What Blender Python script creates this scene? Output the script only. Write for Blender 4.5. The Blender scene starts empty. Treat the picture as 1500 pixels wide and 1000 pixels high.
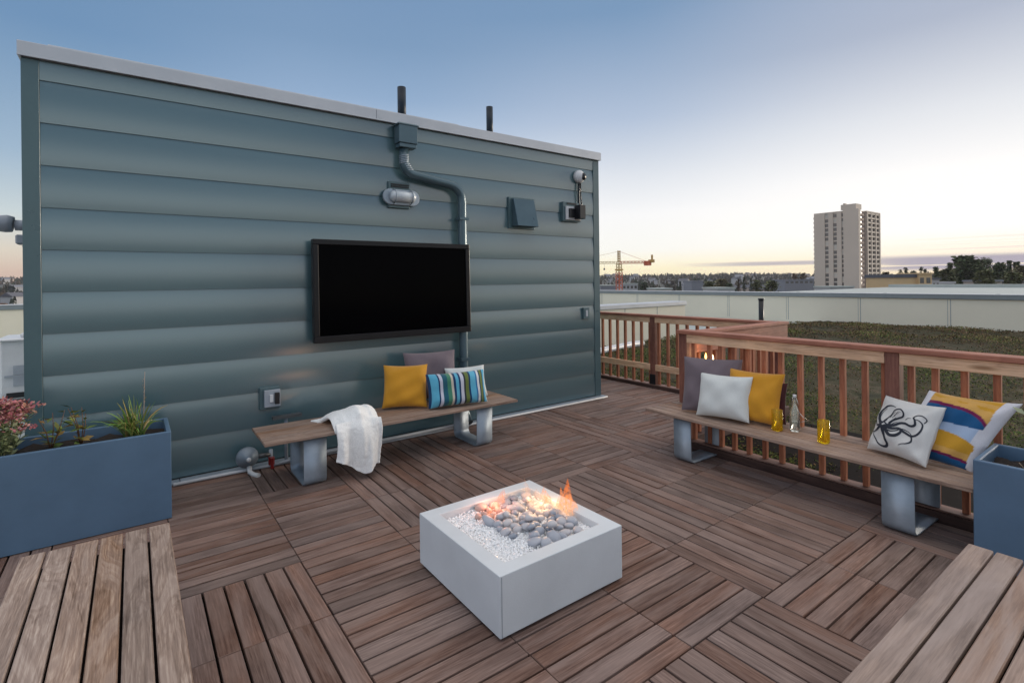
import bpy, math, random
import numpy as np
from mathutils import Matrix, Vector
random.seed(7); rng = np.random.default_rng(7)
R = math.radians
scene = bpy.context.scene
COL = scene.collection

# ------------------------------------------------------------------ camera
F_PX, HOR, TH, ROLL, CAM_H = 756.5, 411.5, R(36.26), R(0.661), 1.65
c_, s_ = math.cos(TH), math.sin(TH)
M3 = np.array([[math.cos(ROLL), -math.sin(ROLL), 0], [math.sin(ROLL), math.cos(ROLL), 0], [0, 0, 1]]) @ \
     np.array([[c_, -s_, 0], [0, 0, 1], [s_, c_, 0]])
cam = bpy.data.cameras.new("camera"); co = bpy.data.objects.new("camera", cam); COL.objects.link(co)
r_, u_, f_ = M3
co.matrix_world = Matrix(((r_[0], u_[0], -f_[0], 0), (r_[1], u_[1], -f_[1], 0), (r_[2], u_[2], -f_[2], CAM_H), (0, 0, 0, 1)))
cam.sensor_width = 36; cam.sensor_fit = 'HORIZONTAL'; cam.lens = F_PX / 1500 * 36
cam.shift_y = -(500 - HOR) / 1500
cam.clip_start = 0.05; cam.clip_end = 9000
scene.camera = co

def far(xp, d):                    # a place in the city: bearing of the view, distance ahead
    a = (xp - 750) / F_PX
    return (d * (c_ * a + s_), d * (-s_ * a + c_))
def farz(xp, yp, d):               # height there
    a = (xp - 750) / F_PX
    return CAM_H + (HOR - math.tan(ROLL) * (xp - 750) - yp) / F_PX * d

# ------------------------------------------------------------------ helpers
class MB:
    def __init__(s): s.v = []; s.f = []; s.uv = []; s.sm = []; s.mi = []; s.m = 0
    def face(s, idx, uvs=None, smooth=False):
        s.f.append(tuple(idx)); s.uv.append(uvs or [(0, 0)] * len(idx)); s.sm.append(smooth); s.mi.append(s.m)
    def box(s, lo, hi, T=None):
        lo = list(lo); hi = list(hi)
        for k in range(3):
            if lo[k] > hi[k]: lo[k], hi[k] = hi[k], lo[k]
        d = [hi[k] - lo[k] for k in range(3)]
        order = sorted(range(3), key=lambda k: -d[k])
        la = order[0]
        o = len(s.v); P = []
        for i in (0, 1):
            for j in (0, 1):
                for k in (0, 1):
                    p = Vector((hi[0] if i else lo[0], hi[1] if j else lo[1], hi[2] if k else lo[2])); P.append(p)
        for p in P: s.v.append(tuple(T @ p) if T is not None else tuple(p))
        for q in ((0, 1, 3, 2), (4, 6, 7, 5), (0, 4, 5, 1), (2, 3, 7, 6), (0, 2, 6, 4), (1, 5, 7, 3)):
            pts = [P[i] for i in q]
            rg = [max(p[k] for p in pts) - min(p[k] for p in pts) for k in range(3)]
            ax = [k for k in range(3) if rg[k] > 1e-9]
            if len(ax) < 2: ax = [0, 1]
            if la in ax: ua = la; va = [k for k in ax if k != la][0]
            else: ua, va = ax[0], ax[1]
            s.face([o + i for i in q], [(p[ua], p[va]) for p in pts])
    def tube(s, path, r, n=10, cap=True, closed=False):
        path = [Vector(p) for p in path]; o = len(s.v); rings = []
        rr = r if hasattr(r, '__len__') else [r] * len(path)
        up = None; L = 0
        for i, p in enumerate(path):
            t = (path[min(i + 1, len(path) - 1)] - path[max(i - 1, 0)]).normalized()
            if up is None:
                up = Vector((0, 0, 1)) if abs(t.z) < .9 else Vector((1, 0, 0))
            a = t.cross(up).normalized(); b = a.cross(t).normalized(); up = b
            if i: L += (p - path[i - 1]).length
            ring = []
            for k in range(n):
                w = 2 * math.pi * k / n
                ring.append(len(s.v)); s.v.append(tuple(p + (a * math.cos(w) + b * math.sin(w)) * rr[i]))
            rings.append((ring, L))
        for (A, la), (B, lb) in zip(rings, rings[1:]):
            for k in range(n):
                k2 = (k + 1) % n
                s.face([A[k], A[k2], B[k2], B[k]], [(la, k / n), (la, (k + 1) / n), (lb, (k + 1) / n), (lb, k / n)], True)
        if cap:
            s.face(rings[0][0][::-1]); s.face(rings[-1][0])
    def lathe(s, prof, ctr=(0, 0, 0), n=24, axis='Z', smooth=True, T=None):
        o = []; ctr = Vector(ctr)
        for (r, z) in prof:
            ring = []
            for k in range(n):
                w = 2 * math.pi * k / n
                p = Vector((r * math.cos(w), r * math.sin(w), z))
                if axis == 'X': p = Vector((p.z, p.x, p.y))
                if axis == 'Y': p = Vector((p.x, -p.z, p.y))
                if T is not None: p = T @ p
                ring.append(len(s.v)); s.v.append(tuple(p + ctr))
            o.append(ring)
        for i, (A, B) in enumerate(zip(o, o[1:])):
            for k in range(n):
                k2 = (k + 1) % n
                s.face([A[k], A[k2], B[k2], B[k]], [(k / n, i), ((k + 1) / n, i), ((k + 1) / n, i + 1), (k / n, i + 1)], smooth)
        if prof[0][0] > 1e-5: s.face(o[0][::-1])
        if prof[-1][0] > 1e-5: s.face(o[-1])
    def grid(s, P, UV=None, smooth=True):
        n, m = len(P), len(P[0]); o = len(s.v)
        for row in P: s.v.extend(tuple(p) for p in row)
        for i in range(n - 1):
            for j in range(m - 1):
                q = [(i, j), (i, j + 1), (i + 1, j + 1), (i + 1, j)]
                s.face([o + a * m + b for a, b in q], [UV[a][b] if UV else (b / (m - 1), a / (n - 1)) for a, b in q], smooth)
    def prism(s, poly, z0, z1, T=None):
        n = len(poly); o = len(s.v)
        for z in (z0, z1):
            for (x, y) in poly:
                p = Vector((x, y, z)); s.v.append(tuple(T @ p) if T is not None else tuple(p))
        s.face([o + i for i in range(n)][::-1], [poly[i] for i in range(n)][::-1]); s.face([o + n + i for i in range(n)], list(poly))
        for i in range(n):
            j = (i + 1) % n; s.face([o + i, o + j, o + n + j, o + n + i], [(0, z0), (1, z0), (1, z1), (0, z1)])
    def band(s, prof, th, x0, x1):          # a plate bent along a (y,z) profile, extruded along x
        pr = [Vector(p) for p in prof]; n = len(pr); off = []
        for i in range(n):
            t = (pr[min(i + 1, n - 1)] - pr[max(i - 1, 0)]).normalized(); off.append(pr[i] + Vector((-t.y, t.x)) * th)
        o = len(s.v)
        for i in range(n):
            for (p, x) in ((pr[i], x0), (pr[i], x1), (off[i], x1), (off[i], x0)): s.v.append((x, p.x, p.y))
        for i in range(n - 1):
            a, b = o + 4 * i, o + 4 * (i + 1)
            for k in range(4):
                k2 = (k + 1) % 4; s.face([a + k, a + k2, b + k2, b + k], None, k in (0, 2))
        s.face([o, o + 3, o + 2, o + 1]); a = o + 4 * (n - 1); s.face([a, a + 1, a + 2, a + 3])
    def build(s, name, mats, parent=None, bevel=0, seg=1, world=True):
        me = bpy.data.meshes.new(name)
        off = Vector(parent_world(parent)) if (parent is not None and world) else Vector((0, 0, 0))
        me.from_pydata([tuple(Vector(p) - off) for p in s.v] if off.length else s.v, [], s.f)
        uvl = me.uv_layers.new(name="UVMap")
        flat = [c for uv in s.uv for p in uv for c in p]
        uvl.data.foreach_set("uv", flat)
        me.polygons.foreach_set("use_smooth", s.sm)
        if not isinstance(mats, (list, tuple)): mats = [mats]
        for m in mats: me.materials.append(m)
        if len(mats) > 1: me.polygons.foreach_set("material_index", s.mi)
        me.update()
        o = bpy.data.objects.new(name, me); COL.objects.link(o)
        if parent is not None: o.parent = parent
        if bevel:
            b = o.modifiers.new("edge", 'BEVEL'); b.width = bevel; b.segments = seg; b.limit_method = 'ANGLE'; b.angle_limit = R(40)
            b.harden_normals = False
        return o

def parent_world(p):
    v = Vector((0, 0, 0))
    while p is not None: v = v + Vector(p.location); p = p.parent
    return v
def tag(o, label=None, cat=None, group=None, kind=None):
    if label: o['label'] = label
    if cat: o['category'] = cat
    if group: o['group'] = group
    if kind: o['kind'] = kind
    return o
def thing(name, label, cat, loc=(0, 0, 0), rz=0, group=None):
    o = bpy.data.objects.new(name, None); COL.objects.link(o); o.empty_display_size = .1
    o.location = loc; o.rotation_euler = (0, 0, rz)
    return tag(o, label, cat, group)
def dup(root, loc=None, rz=None, label=None):
    r = root.copy(); COL.objects.link(r)
    if loc is not None: r.location = loc
    if rz is not None: r.rotation_euler = (0, 0, rz)
    if label: r['label'] = label
    for ch in list(root.children):
        k = ch.copy(); COL.objects.link(k); k.parent = r
        for g in list(ch.children):
            q = g.copy(); COL.objects.link(q); q.parent = k
    return r

# ------------------------------------------------------------------ materials
class N:
    def __init__(s, name, tree=None):
        if tree is None:
            s.mat = bpy.data.materials.new(name); s.mat.use_nodes = True; s.t = s.mat.node_tree; s.t.nodes.clear()
        else: s.t = tree
    def n(s, typ, **kw):
        nd = s.t.nodes.new("ShaderNode" + typ)
        for k, v in kw.items():
            if k.startswith('i_'):
                key = k[2:]; key = int(key) if key.isdigit() else key.replace('_', ' ')
                if hasattr(v, 'outputs'): s.t.links.new(v.outputs[0], nd.inputs[key])
                elif isinstance(v, bpy.types.NodeSocket): s.t.links.new(v, nd.inputs[key])
                else: nd.inputs[key].default_value = v
            else: setattr(nd, k, v)
        return nd
    def link(s, a, b): s.t.links.new(a, b)
    def math(s, op, a, b=0.0, clamp=False):
        nd = s.t.nodes.new("ShaderNodeMath"); nd.operation = op; nd.use_clamp = clamp
        for i, x in enumerate((a, b)):
            if hasattr(x, 'outputs'): s.link(x.outputs[0], nd.inputs[i])
            elif isinstance(x, bpy.types.NodeSocket): s.link(x, nd.inputs[i])
            else: nd.inputs[i].default_value = x
        return nd
    def ramp(s, fac, stops, interp='LINEAR'):
        nd = s.t.nodes.new("ShaderNodeValToRGB"); cr = nd.color_ramp; cr.interpolation = interp
        while len(cr.elements) < len(stops): cr.elements.new(.5)
        while len(cr.elements) > len(stops): cr.elements.remove(cr.elements[-1])
        for e, (p, col) in zip(cr.elements, stops):
            e.position = p; e.color = (*col, 1) if len(col) == 3 else col
        s.link(fac.outputs[0] if hasattr(fac, 'outputs') else fac, nd.inputs[0]); return nd
    def mix(s, fac, a, b, blend='MIX'):
        nd = s.t.nodes.new("ShaderNodeMix"); nd.data_type = 'RGBA'; nd.blend_type = blend
        for i, x in ((0, fac), (6, a), (7, b)):
            if hasattr(x, 'outputs'): s.link(x.outputs[2] if x.bl_idname == 'ShaderNodeMix' else x.outputs[0], nd.inputs[i])
            elif isinstance(x, bpy.types.NodeSocket): s.link(x, nd.inputs[i])
            else: nd.inputs[i].default_value = (*x, 1) if (i > 0 and len(x) == 3) else x
        return nd
    def out(s, sh): 
        o = s.t.nodes.new("ShaderNodeOutputMaterial"); s.link(sh.outputs[0], o.inputs[0]); return s.mat
def col_out(x): return x.outputs[2] if x.bl_idname == 'ShaderNodeMix' else x.outputs[0]
def bsdf(g, col, rough=.6, metal=0, spec=.5, bump=None, bs=.3, bd=.01, **kw):
    b = g.n("BsdfPrincipled")
    if isinstance(col, (tuple, list)): b.inputs['Base Color'].default_value = (*col, 1)
    else: g.link(col_out(col), b.inputs['Base Color'])
    if isinstance(rough, (int, float)): b.inputs['Roughness'].default_value = rough
    else: g.link(rough.outputs[0], b.inputs['Roughness'])
    b.inputs['Metallic'].default_value = metal; b.inputs['Specular IOR Level'].default_value = spec
    for k, v in kw.items(): b.inputs[k.replace('_', ' ')].default_value = v
    if bump is not None:
        bp = g.n("Bump", i_Strength=bs, i_Distance=bd); g.link(bump.outputs[0], bp.inputs['Height']); g.link(bp.outputs[0], b.inputs['Normal'])
    return b
def plain(name, col, rough=.6, metal=0, spec=.5, var=.12, scale=6, bump=.0, bscale=120, **kw):
    g = N(name); tc = g.n("TexCoord")
    n1 = g.n("TexNoise", i_Vector=tc.outputs['Object'], i_Scale=scale, i_Detail=5.0, i_Roughness=.65)
    cr = g.ramp(n1, [(.3, tuple(x * (1 - var) for x in col)), (.7, tuple(min(1, x * (1 + var)) for x in col))])
    bm = g.n("TexNoise", i_Vector=tc.outputs['Object'], i_Scale=bscale, i_Detail=3.0) if bump else None
    r = g.ramp(n1, [(.25, (rough * .85,) * 3), (.75, (min(1, rough * 1.15),) * 3)])
    return g.out(bsdf(g, cr, r, metal, spec, bm, bump, .004, **kw))

def wood(name, dark, mid, light, grain=1.0, swirl=.5, rough=.62, iv=.25, streak=.5, knots=0, spec=.3, grey=None, blot=.3, fine=.35):
    g = N(name); uv = g.n("TexCoord"); gi = g.n("NewGeometry")
    rnd = gi.outputs['Random Per Island']
    mul = g.n("VectorMath", operation='SCALE', i_0=(37.1, 19.7, 5.3)); g.link(rnd, mul.inputs['Scale'])
    add = g.n("VectorMath", operation='ADD'); g.link(uv.outputs['UV'], add.inputs[0]); g.link(mul.outputs[0], add.inputs[1])
    def stretched(su, sv):
        m = g.n("Mapping"); g.link(add.outputs[0], m.inputs[0]); m.inputs['Scale'].default_value = (su, sv, 1); return m
    m1 = stretched(2.2 * grain, 55 * grain); n1 = g.n("TexNoise", i_Vector=m1, i_Scale=1.0, i_Detail=6.0, i_Roughness=.6, i_Distortion=swirl)
    m2 = stretched(1.6, 9); n2 = g.n("TexNoise", i_Vector=m2, i_Scale=1.0, i_Detail=4.0, i_Roughness=.55, i_Distortion=1.2 * swirl + .2)
    m3 = stretched(7, 160); n3 = g.n("TexNoise", i_Vector=m3, i_Scale=1.0, i_Detail=3.0, i_Roughness=.7)
    # flame figure: rings of a distorted field
    rg = g.math('FRACT', g.math('MULTIPLY', n2, 7.0)); rg2 = g.math('ABSOLUTE', g.math('SUBTRACT', rg, .5))
    f1 = g.math('ADD', g.math('MULTIPLY', n1, .85 - blot), g.math('MULTIPLY', n2, blot))
    f2 = g.math('ADD', f1, g.math('MULTIPLY', rg2, streak * .35))
    f3 = g.math('ADD', f2, g.math('MULTIPLY', g.math('SUBTRACT', n3, .5), fine))
    cr = g.ramp(f3, [(.3, dark), (.5, mid), (.72, light)])
    val = g.math('ADD', g.math('MULTIPLY', rnd, 2 * iv), 1 - iv)
    rnd2 = g.math('FRACT', g.math('MULTIPLY', rnd, 17.31)); sat = g.math('ADD', g.math('MULTIPLY', rnd2, .5), .72)
    hs = g.n("HueSaturation"); g.link(val.outputs[0], hs.inputs['Value']); g.link(sat.outputs[0], hs.inputs['Saturation']); g.link(cr.outputs[0], hs.inputs['Color'])
    colr = hs
    # weather blotches across boards
    b1 = g.n("TexNoise", i_Vector=uv.outputs['Object'], i_Scale=1.7, i_Detail=4.0, i_Roughness=.6)
    bl = g.ramp(b1, [(.35, (.8, .8, .82)), (.65, (1.12, 1.1, 1.08))])
    colr = g.mix(1.0, colr, bl, 'MULTIPLY')
    if grey:
        gm = g.ramp(n2, [(.42, (0, 0, 0)), (.68, (.65, .65, .65))]); colr = g.mix(gm, colr, grey)
    if knots:
        mk = stretched(1.3, 5.5); vk = g.n("TexVoronoi", i_Vector=mk, i_Scale=1.0, i_Randomness=1.0)
        km = g.ramp(vk, [(.05, (1, 1, 1)), (.12, (0, 0, 0))]); colr = g.mix(g.math('MULTIPLY', km.outputs[0], knots), colr, tuple(x * .45 for x in dark))
    ro = g.ramp(n1, [(.3, (rough * .85,) * 3), (.7, (min(1, rough * 1.2),) * 3)])
    hh = g.math('ADD', n1, g.math('MULTIPLY', n3, .6))
    return g.out(bsdf(g, colr, ro, 0, spec, hh, .35, .0025))

def fabric(name, col, rough=.9, weave=900, var=.08, rib=None, wr=.25, sheen=.2):
    g = N(name); tc = g.n("TexCoord")
    n0 = g.n("TexNoise", i_Vector=tc.outputs['Object'], i_Scale=9.0, i_Detail=5.0)
    n1 = g.n("TexNoise", i_Vector=tc.outputs['Object'], i_Scale=float(weave) * .35, i_Detail=2.0)
    if isinstance(col, (tuple, list)):
        cr = g.ramp(n1, [(.3, tuple(x * (1 - var) for x in col)), (.7, tuple(min(1, x * (1 + var)) for x in col))])
    else: cr = g.mix(1.0, col(g, tc), g.ramp(n1, [(.3, (1 - var,) * 3), (.7, (1 + var,) * 3)]), 'MULTIPLY')
    h = g.math('ADD', g.math('MULTIPLY', n0, wr * 8), n1)
    if rib:
        w = g.n("TexWave", i_Vector=tc.outputs['Object'], i_Scale=rib, i_Distortion=1.5, i_Detail=2.0); w.bands_direction = 'Y'
        h = g.math('ADD', h, g.math('MULTIPLY', w, 2.0)); cr = g.mix(.25, cr, g.mix(1.0, cr, w, 'MULTIPLY'))
    return g.out(bsdf(g, cr, rough, 0, .2, h, .35, .003, Sheen_Weight=sheen))

def attr_mat(name, rough=.8, var=.0, attr='Col', spec=.3, trans=0):
    g = N(name); a = g.n("VertexColor", layer_name=attr)
    return g.out(bsdf(g, a, rough, 0, spec))

def glass(name, col, rough=.0, ior=1.45):
    g = N(name); b = g.n("BsdfPrincipled"); b.inputs['Base Color'].default_value = (*col, 1)
    b.inputs['Transmission Weight'].default_value = 1; b.inputs['Roughness'].default_value = rough; b.inputs['IOR'].default_value = ior
    return g.out(b)

M = {}
M['deck'] = wood('deck_wood', (.128, .076, .059), (.215, .139, .112), (.325, .222, .184), grain=1.7, swirl=.35, iv=.25, streak=.10, rough=.62, spec=.25, grey=(.27, .20, .175), blot=.12, fine=.75)
M['bench'] = wood('bench_wood', (.13, .072, .045), (.27, .170, .115), (.44, .31, .23), grain=.8, swirl=1.0, iv=.2, streak=.6, rough=.6, spec=.3, grey=(.34, .25, .20))
M['bench_left'] = wood('bench_wood_figured', (.15, .092, .06), (.295, .20, .145), (.52, .40, .31), grain=.9, swirl=1.3, iv=.17, streak=.8, rough=.62, spec=.3, grey=(.33, .255, .215), fine=.6)
M['bench_right'] = wood('bench_wood_pale', (.22, .150, .115), (.325, .230, .180), (.43, .325, .26), grain=.9, swirl=.7, iv=.10, streak=.35, rough=.6, spec=.3, grey=(.37, .30, .27), blot=.2, fine=.6, knots=.5)
M['cedar'] = wood('cedar_stain', (.19, .038, .003), (.34, .080, .006), (.48, .145, .018), grain=.8, swirl=.5, iv=.26, rough=.6, knots=.3, spec=.15)
M['cedar_dark'] = wood('cedar_stain_dark', (.115, .028, .013), (.20, .056, .026), (.29, .10, .05), grain=.8, swirl=.5, iv=.2, rough=.55, knots=.4)
M['cedar_cap'] = wood('cedar_cap', (.19, .048, .018), (.35, .098, .036), (.47, .16, .07), grain=.8, swirl=.5, iv=.15, rough=.6, knots=.4, spec=.2)
M['pine'] = wood('pale_cedar', (.46, .22, .085), (.72, .42, .20), (.86, .58, .33), grain=.7, swirl=.9, iv=.14, rough=.6, knots=.7)
M['plate'] = wood('dark_plate', (.045, .02, .015), (.08, .036, .026), (.13, .065, .048), iv=.15, rough=.6)
M['ledge'] = wood('ledge_wood', (.16, .075, .05), (.25, .13, .09), (.34, .19, .14), iv=.15, rough=.6)
M['under'] = plain('gap_shade', (.008, .006, .006), .95, spec=.1)  # near black: shade of the gaps between boards, painted in
def siding_mat():
    g = N('siding_paint'); tc = g.n("TexCoord")
    mp = g.n("Mapping"); g.link(tc.outputs['Object'], mp.inputs[0]); mp.inputs['Scale'].default_value = (.5, 1, 3)
    n = g.n("TexNoise", i_Vector=mp, i_Scale=1.3, i_Detail=5.0, i_Roughness=.6)
    mg = g.n("Mapping"); g.link(tc.outputs['Object'], mg.inputs[0]); mg.inputs['Scale'].default_value = (3, 1, 60)
    n2 = g.n("TexNoise", i_Vector=mg, i_Scale=2.0, i_Detail=6.0, i_Roughness=.7)
    cr = g.ramp(n, [(.3, (.063, .124, .145)), (.7, (.071, .137, .158))])
    ro = g.ramp(n, [(.3, (.24,) * 3), (.7, (.27,) * 3)])
    return g.out(bsdf(g, cr, ro, 0, 1.0, None, 0, 0, Coat_Weight=1.0, Coat_Roughness=.2, Coat_IOR=1.52))
M['siding'] = siding_mat()
M['trim'] = plain('trim_paint', (.066, .120, .138), .3, var=.08, scale=3, bump=.1, bscale=40)
M['coping'] = plain('coping_metal', (.46, .49, .53), .42, .35, var=.07, scale=2)
M['duct'] = plain('painted_duct', (.075, .125, .152), .3, .25, var=.08)
M['pole'] = plain('vent_pipe_black', (.010, .020, .032), .42, 0, .3)
M['galv'] = plain('galvanised_steel', (.33, .39, .45), .5, .45, var=.12, scale=9, bump=.05, bscale=30)
M['planter'] = plain('planter_coat', (.092, .165, .258), .45, .1, var=.10, scale=3, bump=.06, bscale=260)
M['pit'] = plain('cast_concrete', (.62, .66, .69), .62, 0, .35, var=.07, scale=2.2, bump=.12, bscale=140)
M['seam'] = plain('pit_seam', (.22, .25, .30), .7)
M['black'] = plain('black_plastic', (.012, .013, .016), .32, 0, .4)
M['bezel'] = plain('television_bezel', (.008, .008, .010), .35, 0, .25)
g = N('television_screen'); M['screen'] = g.out(bsdf(g, (.0012, .0012, .0018), .10, 0, .02))
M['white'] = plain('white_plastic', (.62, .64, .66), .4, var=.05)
M['grey'] = plain('grey_plastic', (.33, .37, .42), .45, var=.08)
M['regulator'] = plain('regulator_grey', (.20, .25, .30), .45, .3, var=.15)
M['lens'] = plain('frosted_lens', (.52, .58, .62), .18, 0, .6, var=.12, scale=20)
M['red'] = plain('red_enamel', (.22, .012, .012), .35)
M['brass'] = plain('valve_metal', (.12, .125, .13), .45, .7)
M['soil'] = plain('potting_soil', (.022, .016, .013), .95, var=.6, scale=60, bump=1, bscale=60)
M['mulch'] = plain('mulch_chips', (.05, .032, .024), .95, var=.5, scale=50)
M['yellow'] = fabric('mustard_fabric', (.70, .335, .03), rib=55, var=.1)
M['mauve'] = fabric('mauve_fabric', (.165, .135, .155))
M['linen'] = fabric('white_linen', (.64, .68, .67), wr=.07)
M['natural'] = fabric('natural_linen', (.60, .61, .60), wr=.35)
M['maroon'] = fabric('maroon_fabric', (.06, .018, .02))
M['throw'] = fabric('throw_knit', (.86, .88, .87), weave=300, wr=.6, sheen=.5)
M['ink'] = plain('print_ink', (.022, .028, .042), .85, var=.3, scale=90)
SEQ = [(0, 'n'), (.03, 's'), (.147, 'n'), (.17, 'l'), (.216, 't'), (.294, 'g'), (.363, 'c'), (.402, 'n'), (.44, 's'), (.49, 'n'), (.52, 'l'), (.578, 'd'), (.608, 'o'), (.667, 'n'), (.696, 's'), (.794, 'b'), (.824, 'w'), (.863, 'n'), (.882, 'o'), (.922, 'n'), (.941, 's'), (.985, 'w')]
CC = dict(n=(.012, .045, .12), s=(.11, .42, .60), l=(.55, .58, .68), t=(.02, .11, .16), g=(.06, .22, .14), c=(.55, .52, .44), d=(.03, .04, .05), o=(.14, .19, .05), b=(.03, .16, .36), w=(.66, .68, .68))
M['stripe'] = fabric('striped_fabric', lambda g, tc: g.ramp(g.n("SeparateXYZ", i_0=tc.outputs['UV']).outputs[0], [(p, CC[k]) for p, k in SEQ], 'CONSTANT'))
def vcol_fabric(g, tc): return g.n("VertexColor", layer_name='Col')
M['abstract'] = fabric('printed_fabric', vcol_fabric)
def thin_glass(name, tint, body=0., gl=.9):
    g = N(name); tr = g.n("BsdfTransparent"); tr.inputs[0].default_value = (*tint, 1); gs = g.n("BsdfGlossy", i_Roughness=.03); gs.inputs[0].default_value = (1, 1, 1, 1)
    df = g.n("BsdfTranslucent"); df.inputs[0].default_value = (*tint, 1); d2 = g.n("BsdfDiffuse"); d2.inputs[0].default_value = (*tint, 1)
    ad = g.n("MixShader", i_0=.5); g.link(df.outputs[0], ad.inputs[1]); g.link(d2.outputs[0], ad.inputs[2])
    m1 = g.n("MixShader", i_0=body); g.link(tr.outputs[0], m1.inputs[1]); g.link(ad.outputs[0], m1.inputs[2])
    fr = g.n("LayerWeight", i_Blend=.25); fk = g.math('MULTIPLY', fr.outputs['Fresnel'], gl)
    m2 = g.n("MixShader"); g.link(fk.outputs[0], m2.inputs[0]); g.link(m1.outputs[0], m2.inputs[1]); g.link(gs.outputs[0], m2.inputs[2]); return g.out(m2)
M['clear'] = thin_glass('clear_glass', (.95, .97, .96), .10, .9)
M['amber'] = thin_glass('amber_glass', (.98, .86, .13), .10, .6)
M['water'] = thin_glass('water', (.93, .96, .95), .04, .6)
M['juice'] = thin_glass('amber_drink', (.98, .84, .14), .35, .3)
M['wire'] = plain('wire', (.7, .7, .68), .25, .9)
M['leaf'] = attr_mat('plant_leaf', .5)
M['flower'] = attr_mat('plant_flower', .8)
M['crown'] = attr_mat('tree_foliage', .85)
M['bark'] = plain('bark', (.06, .045, .035), .9, var=.3)
M['panel'] = plain('parapet_panel', (.72, .68, .55), .6, var=.04, scale=.7)
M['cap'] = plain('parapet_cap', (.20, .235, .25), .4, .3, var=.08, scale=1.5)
M['joint'] = plain('panel_joint', (.30, .33, .33), .7)
M['membrane'] = plain('roof_membrane', (.37, .405, .385), .6, var=.1, scale=.4)
M['darkgap'] = plain('dark_gap', (.01, .012, .014), .9)
M['tower'] = plain('tower_concrete', (.54, .465, .39), .8, var=.05, scale=.05)
M['tower_brown'] = plain('tower_brown', (.27, .20, .165), .8, var=.08, scale=.05)
g = N('tower_glass'); M['tglass'] = g.out(bsdf(g, (.085, .08, .075), .2, 0, .6))
M['tlight'] = plain('tower_blind', (.50, .47, .42), .7)
M['tan'] = plain('tan_stucco', (.56, .40, .22), .8, var=.05, scale=.2)
M['darkroof'] = plain('dark_roof', (.085, .09, .11), .7, var=.15, scale=.3)
M['crane_red'] = plain('crane_red', (.55, .13, .06), .6)
M['crane_yel'] = plain('crane_yellow', (.45, .27, .07), .6)
M['house_w'] = plain('house_white', (.40, .40, .41), .8)
M['house_b'] = plain('house_tan', (.36, .30, .26), .8)
M['house_g'] = plain('house_grey', (.20, .21, .24), .8)
M['bead'] = (lambda g: g.out(bsdf(g, (.97, .98, .99), .2, 0, .7, None, 0, 0)))(N('glass_bead'))
M['beadbed'] = plain('bead_bed', (.92, .94, .96), .4, var=.06, scale=90, bump=.8, bscale=160)
def stone_mat(name, a, b, c):
    g = N(name); tc = g.n("TexCoord"); oi = g.n("ObjectInfo")
    n = g.n("TexNoise", i_Vector=tc.outputs['Object'], i_Scale=30.0, i_Detail=5.0, i_Roughness=.7)
    cr = g.ramp(oi.outputs['Random'], [(0, a), (.5, b), (1, c)]); v = g.ramp(n, [(.3, (.8,) * 3), (.7, (1.15,) * 3)])
    return g.out(bsdf(g, g.mix(1.0, cr, v, 'MULTIPLY'), .42, 0, .4, n, .1, .002))
M['stone'] = stone_mat('river_stone', (.27, .30, .36), (.41, .43, .48), (.54, .52, .53))
M['stone_firelit'] = stone_mat('firelit_stone', (.52, .36, .32), (.60, .42, .36), (.62, .47, .42))  # river stone with the glow of the flames painted into its colour

# ------------------------------------------------------------------ sky, sun
w = bpy.data.worlds.new("World"); scene.world = w; w.use_nodes = True; w.node_tree.nodes.clear()
g = N('sky', w.node_tree)
tc = g.n("TexCoord"); sp = g.n("SeparateXYZ", i_0=tc.outputs['Generated'])
SUN_AZ = R(65)                                      # bearing of the set sun, right of the view axis
sdx = math.sin(SUN_AZ) * c_ + math.cos(SUN_AZ) * s_; sdy = -math.sin(SUN_AZ) * s_ + math.cos(SUN_AZ) * c_
el = g.math('ARCSINE', g.math('MINIMUM', g.math('MAXIMUM', sp.outputs[2], -1.0), 1.0))
eln = g.math('SQRT', g.math('MAXIMUM', g.math('DIVIDE', el, math.pi / 2), 0.0))
hl = g.math('SQRT', g.math('ADD', g.math('MULTIPLY', sp.outputs[0], sp.outputs[0]), g.math('MULTIPLY', sp.outputs[1], sp.outputs[1])))
az = g.math('DIVIDE', g.math('ADD', g.math('MULTIPLY', sp.outputs[0], sdx), g.math('MULTIPLY', sp.outputs[1], sdy)), g.math('MAXIMUM', hl, .001))
def sky_ramp(st): return g.ramp(eln, [(math.sqrt(e / 90), cc) for e, cc in st])  # overhead stops lie out of view, brightened beyond dusk to light the deck
rA = sky_ramp([(0, (1.10, .84, .50)), (1.2, (1.12, .97, .70)), (4, (1.15, 1.10, 1.03)), (9, (1.05, 1.03, 1.01)), (14, (.80, .82, .86)), (21, (.45, .50, .615)), (32, (.34, .42, .58)), (46, (1.12, 1.08, 1.07)), (90, (1.42, 1.32, 1.27))])
rB = sky_ramp([(0, (1.12, .92, .48)), (1.2, (1.10, .99, .66)), (3.2, (1.0, .99, .93)), (7, (.97, .97, .97)), (11, (.76, .80, .86)), (17, (.45, .545, .70)), (27, (.20, .325, .51)), (34, (.2, .32, .5)), (46, (1.12, 1.08, 1.07)), (90, (1.42, 1.32, 1.27))])
rC = sky_ramp([(0, (.66, .44, .35)), (1.2, (.70, .52, .41)), (3, (.74, .67, .56)), (6, (.60, .68, .70)), (11, (.35, .48, .62)), (21, (.165, .295, .485)), (30, (.16, .28, .46)), (46, (1.12, 1.08, 1.07)), (90, (1.42, 1.32, 1.27))])
rD = sky_ramp([(0, (1.15, 1.08, 1.08)), (4, (1.45, 1.34, 1.32)), (10, (1.28, 1.26, 1.32)), (20, (.60, .72, .92)), (40, (.38, .52, .74)), (56, (1.1, 1.07, 1.06)), (90, (1.42, 1.32, 1.27))])
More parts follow.
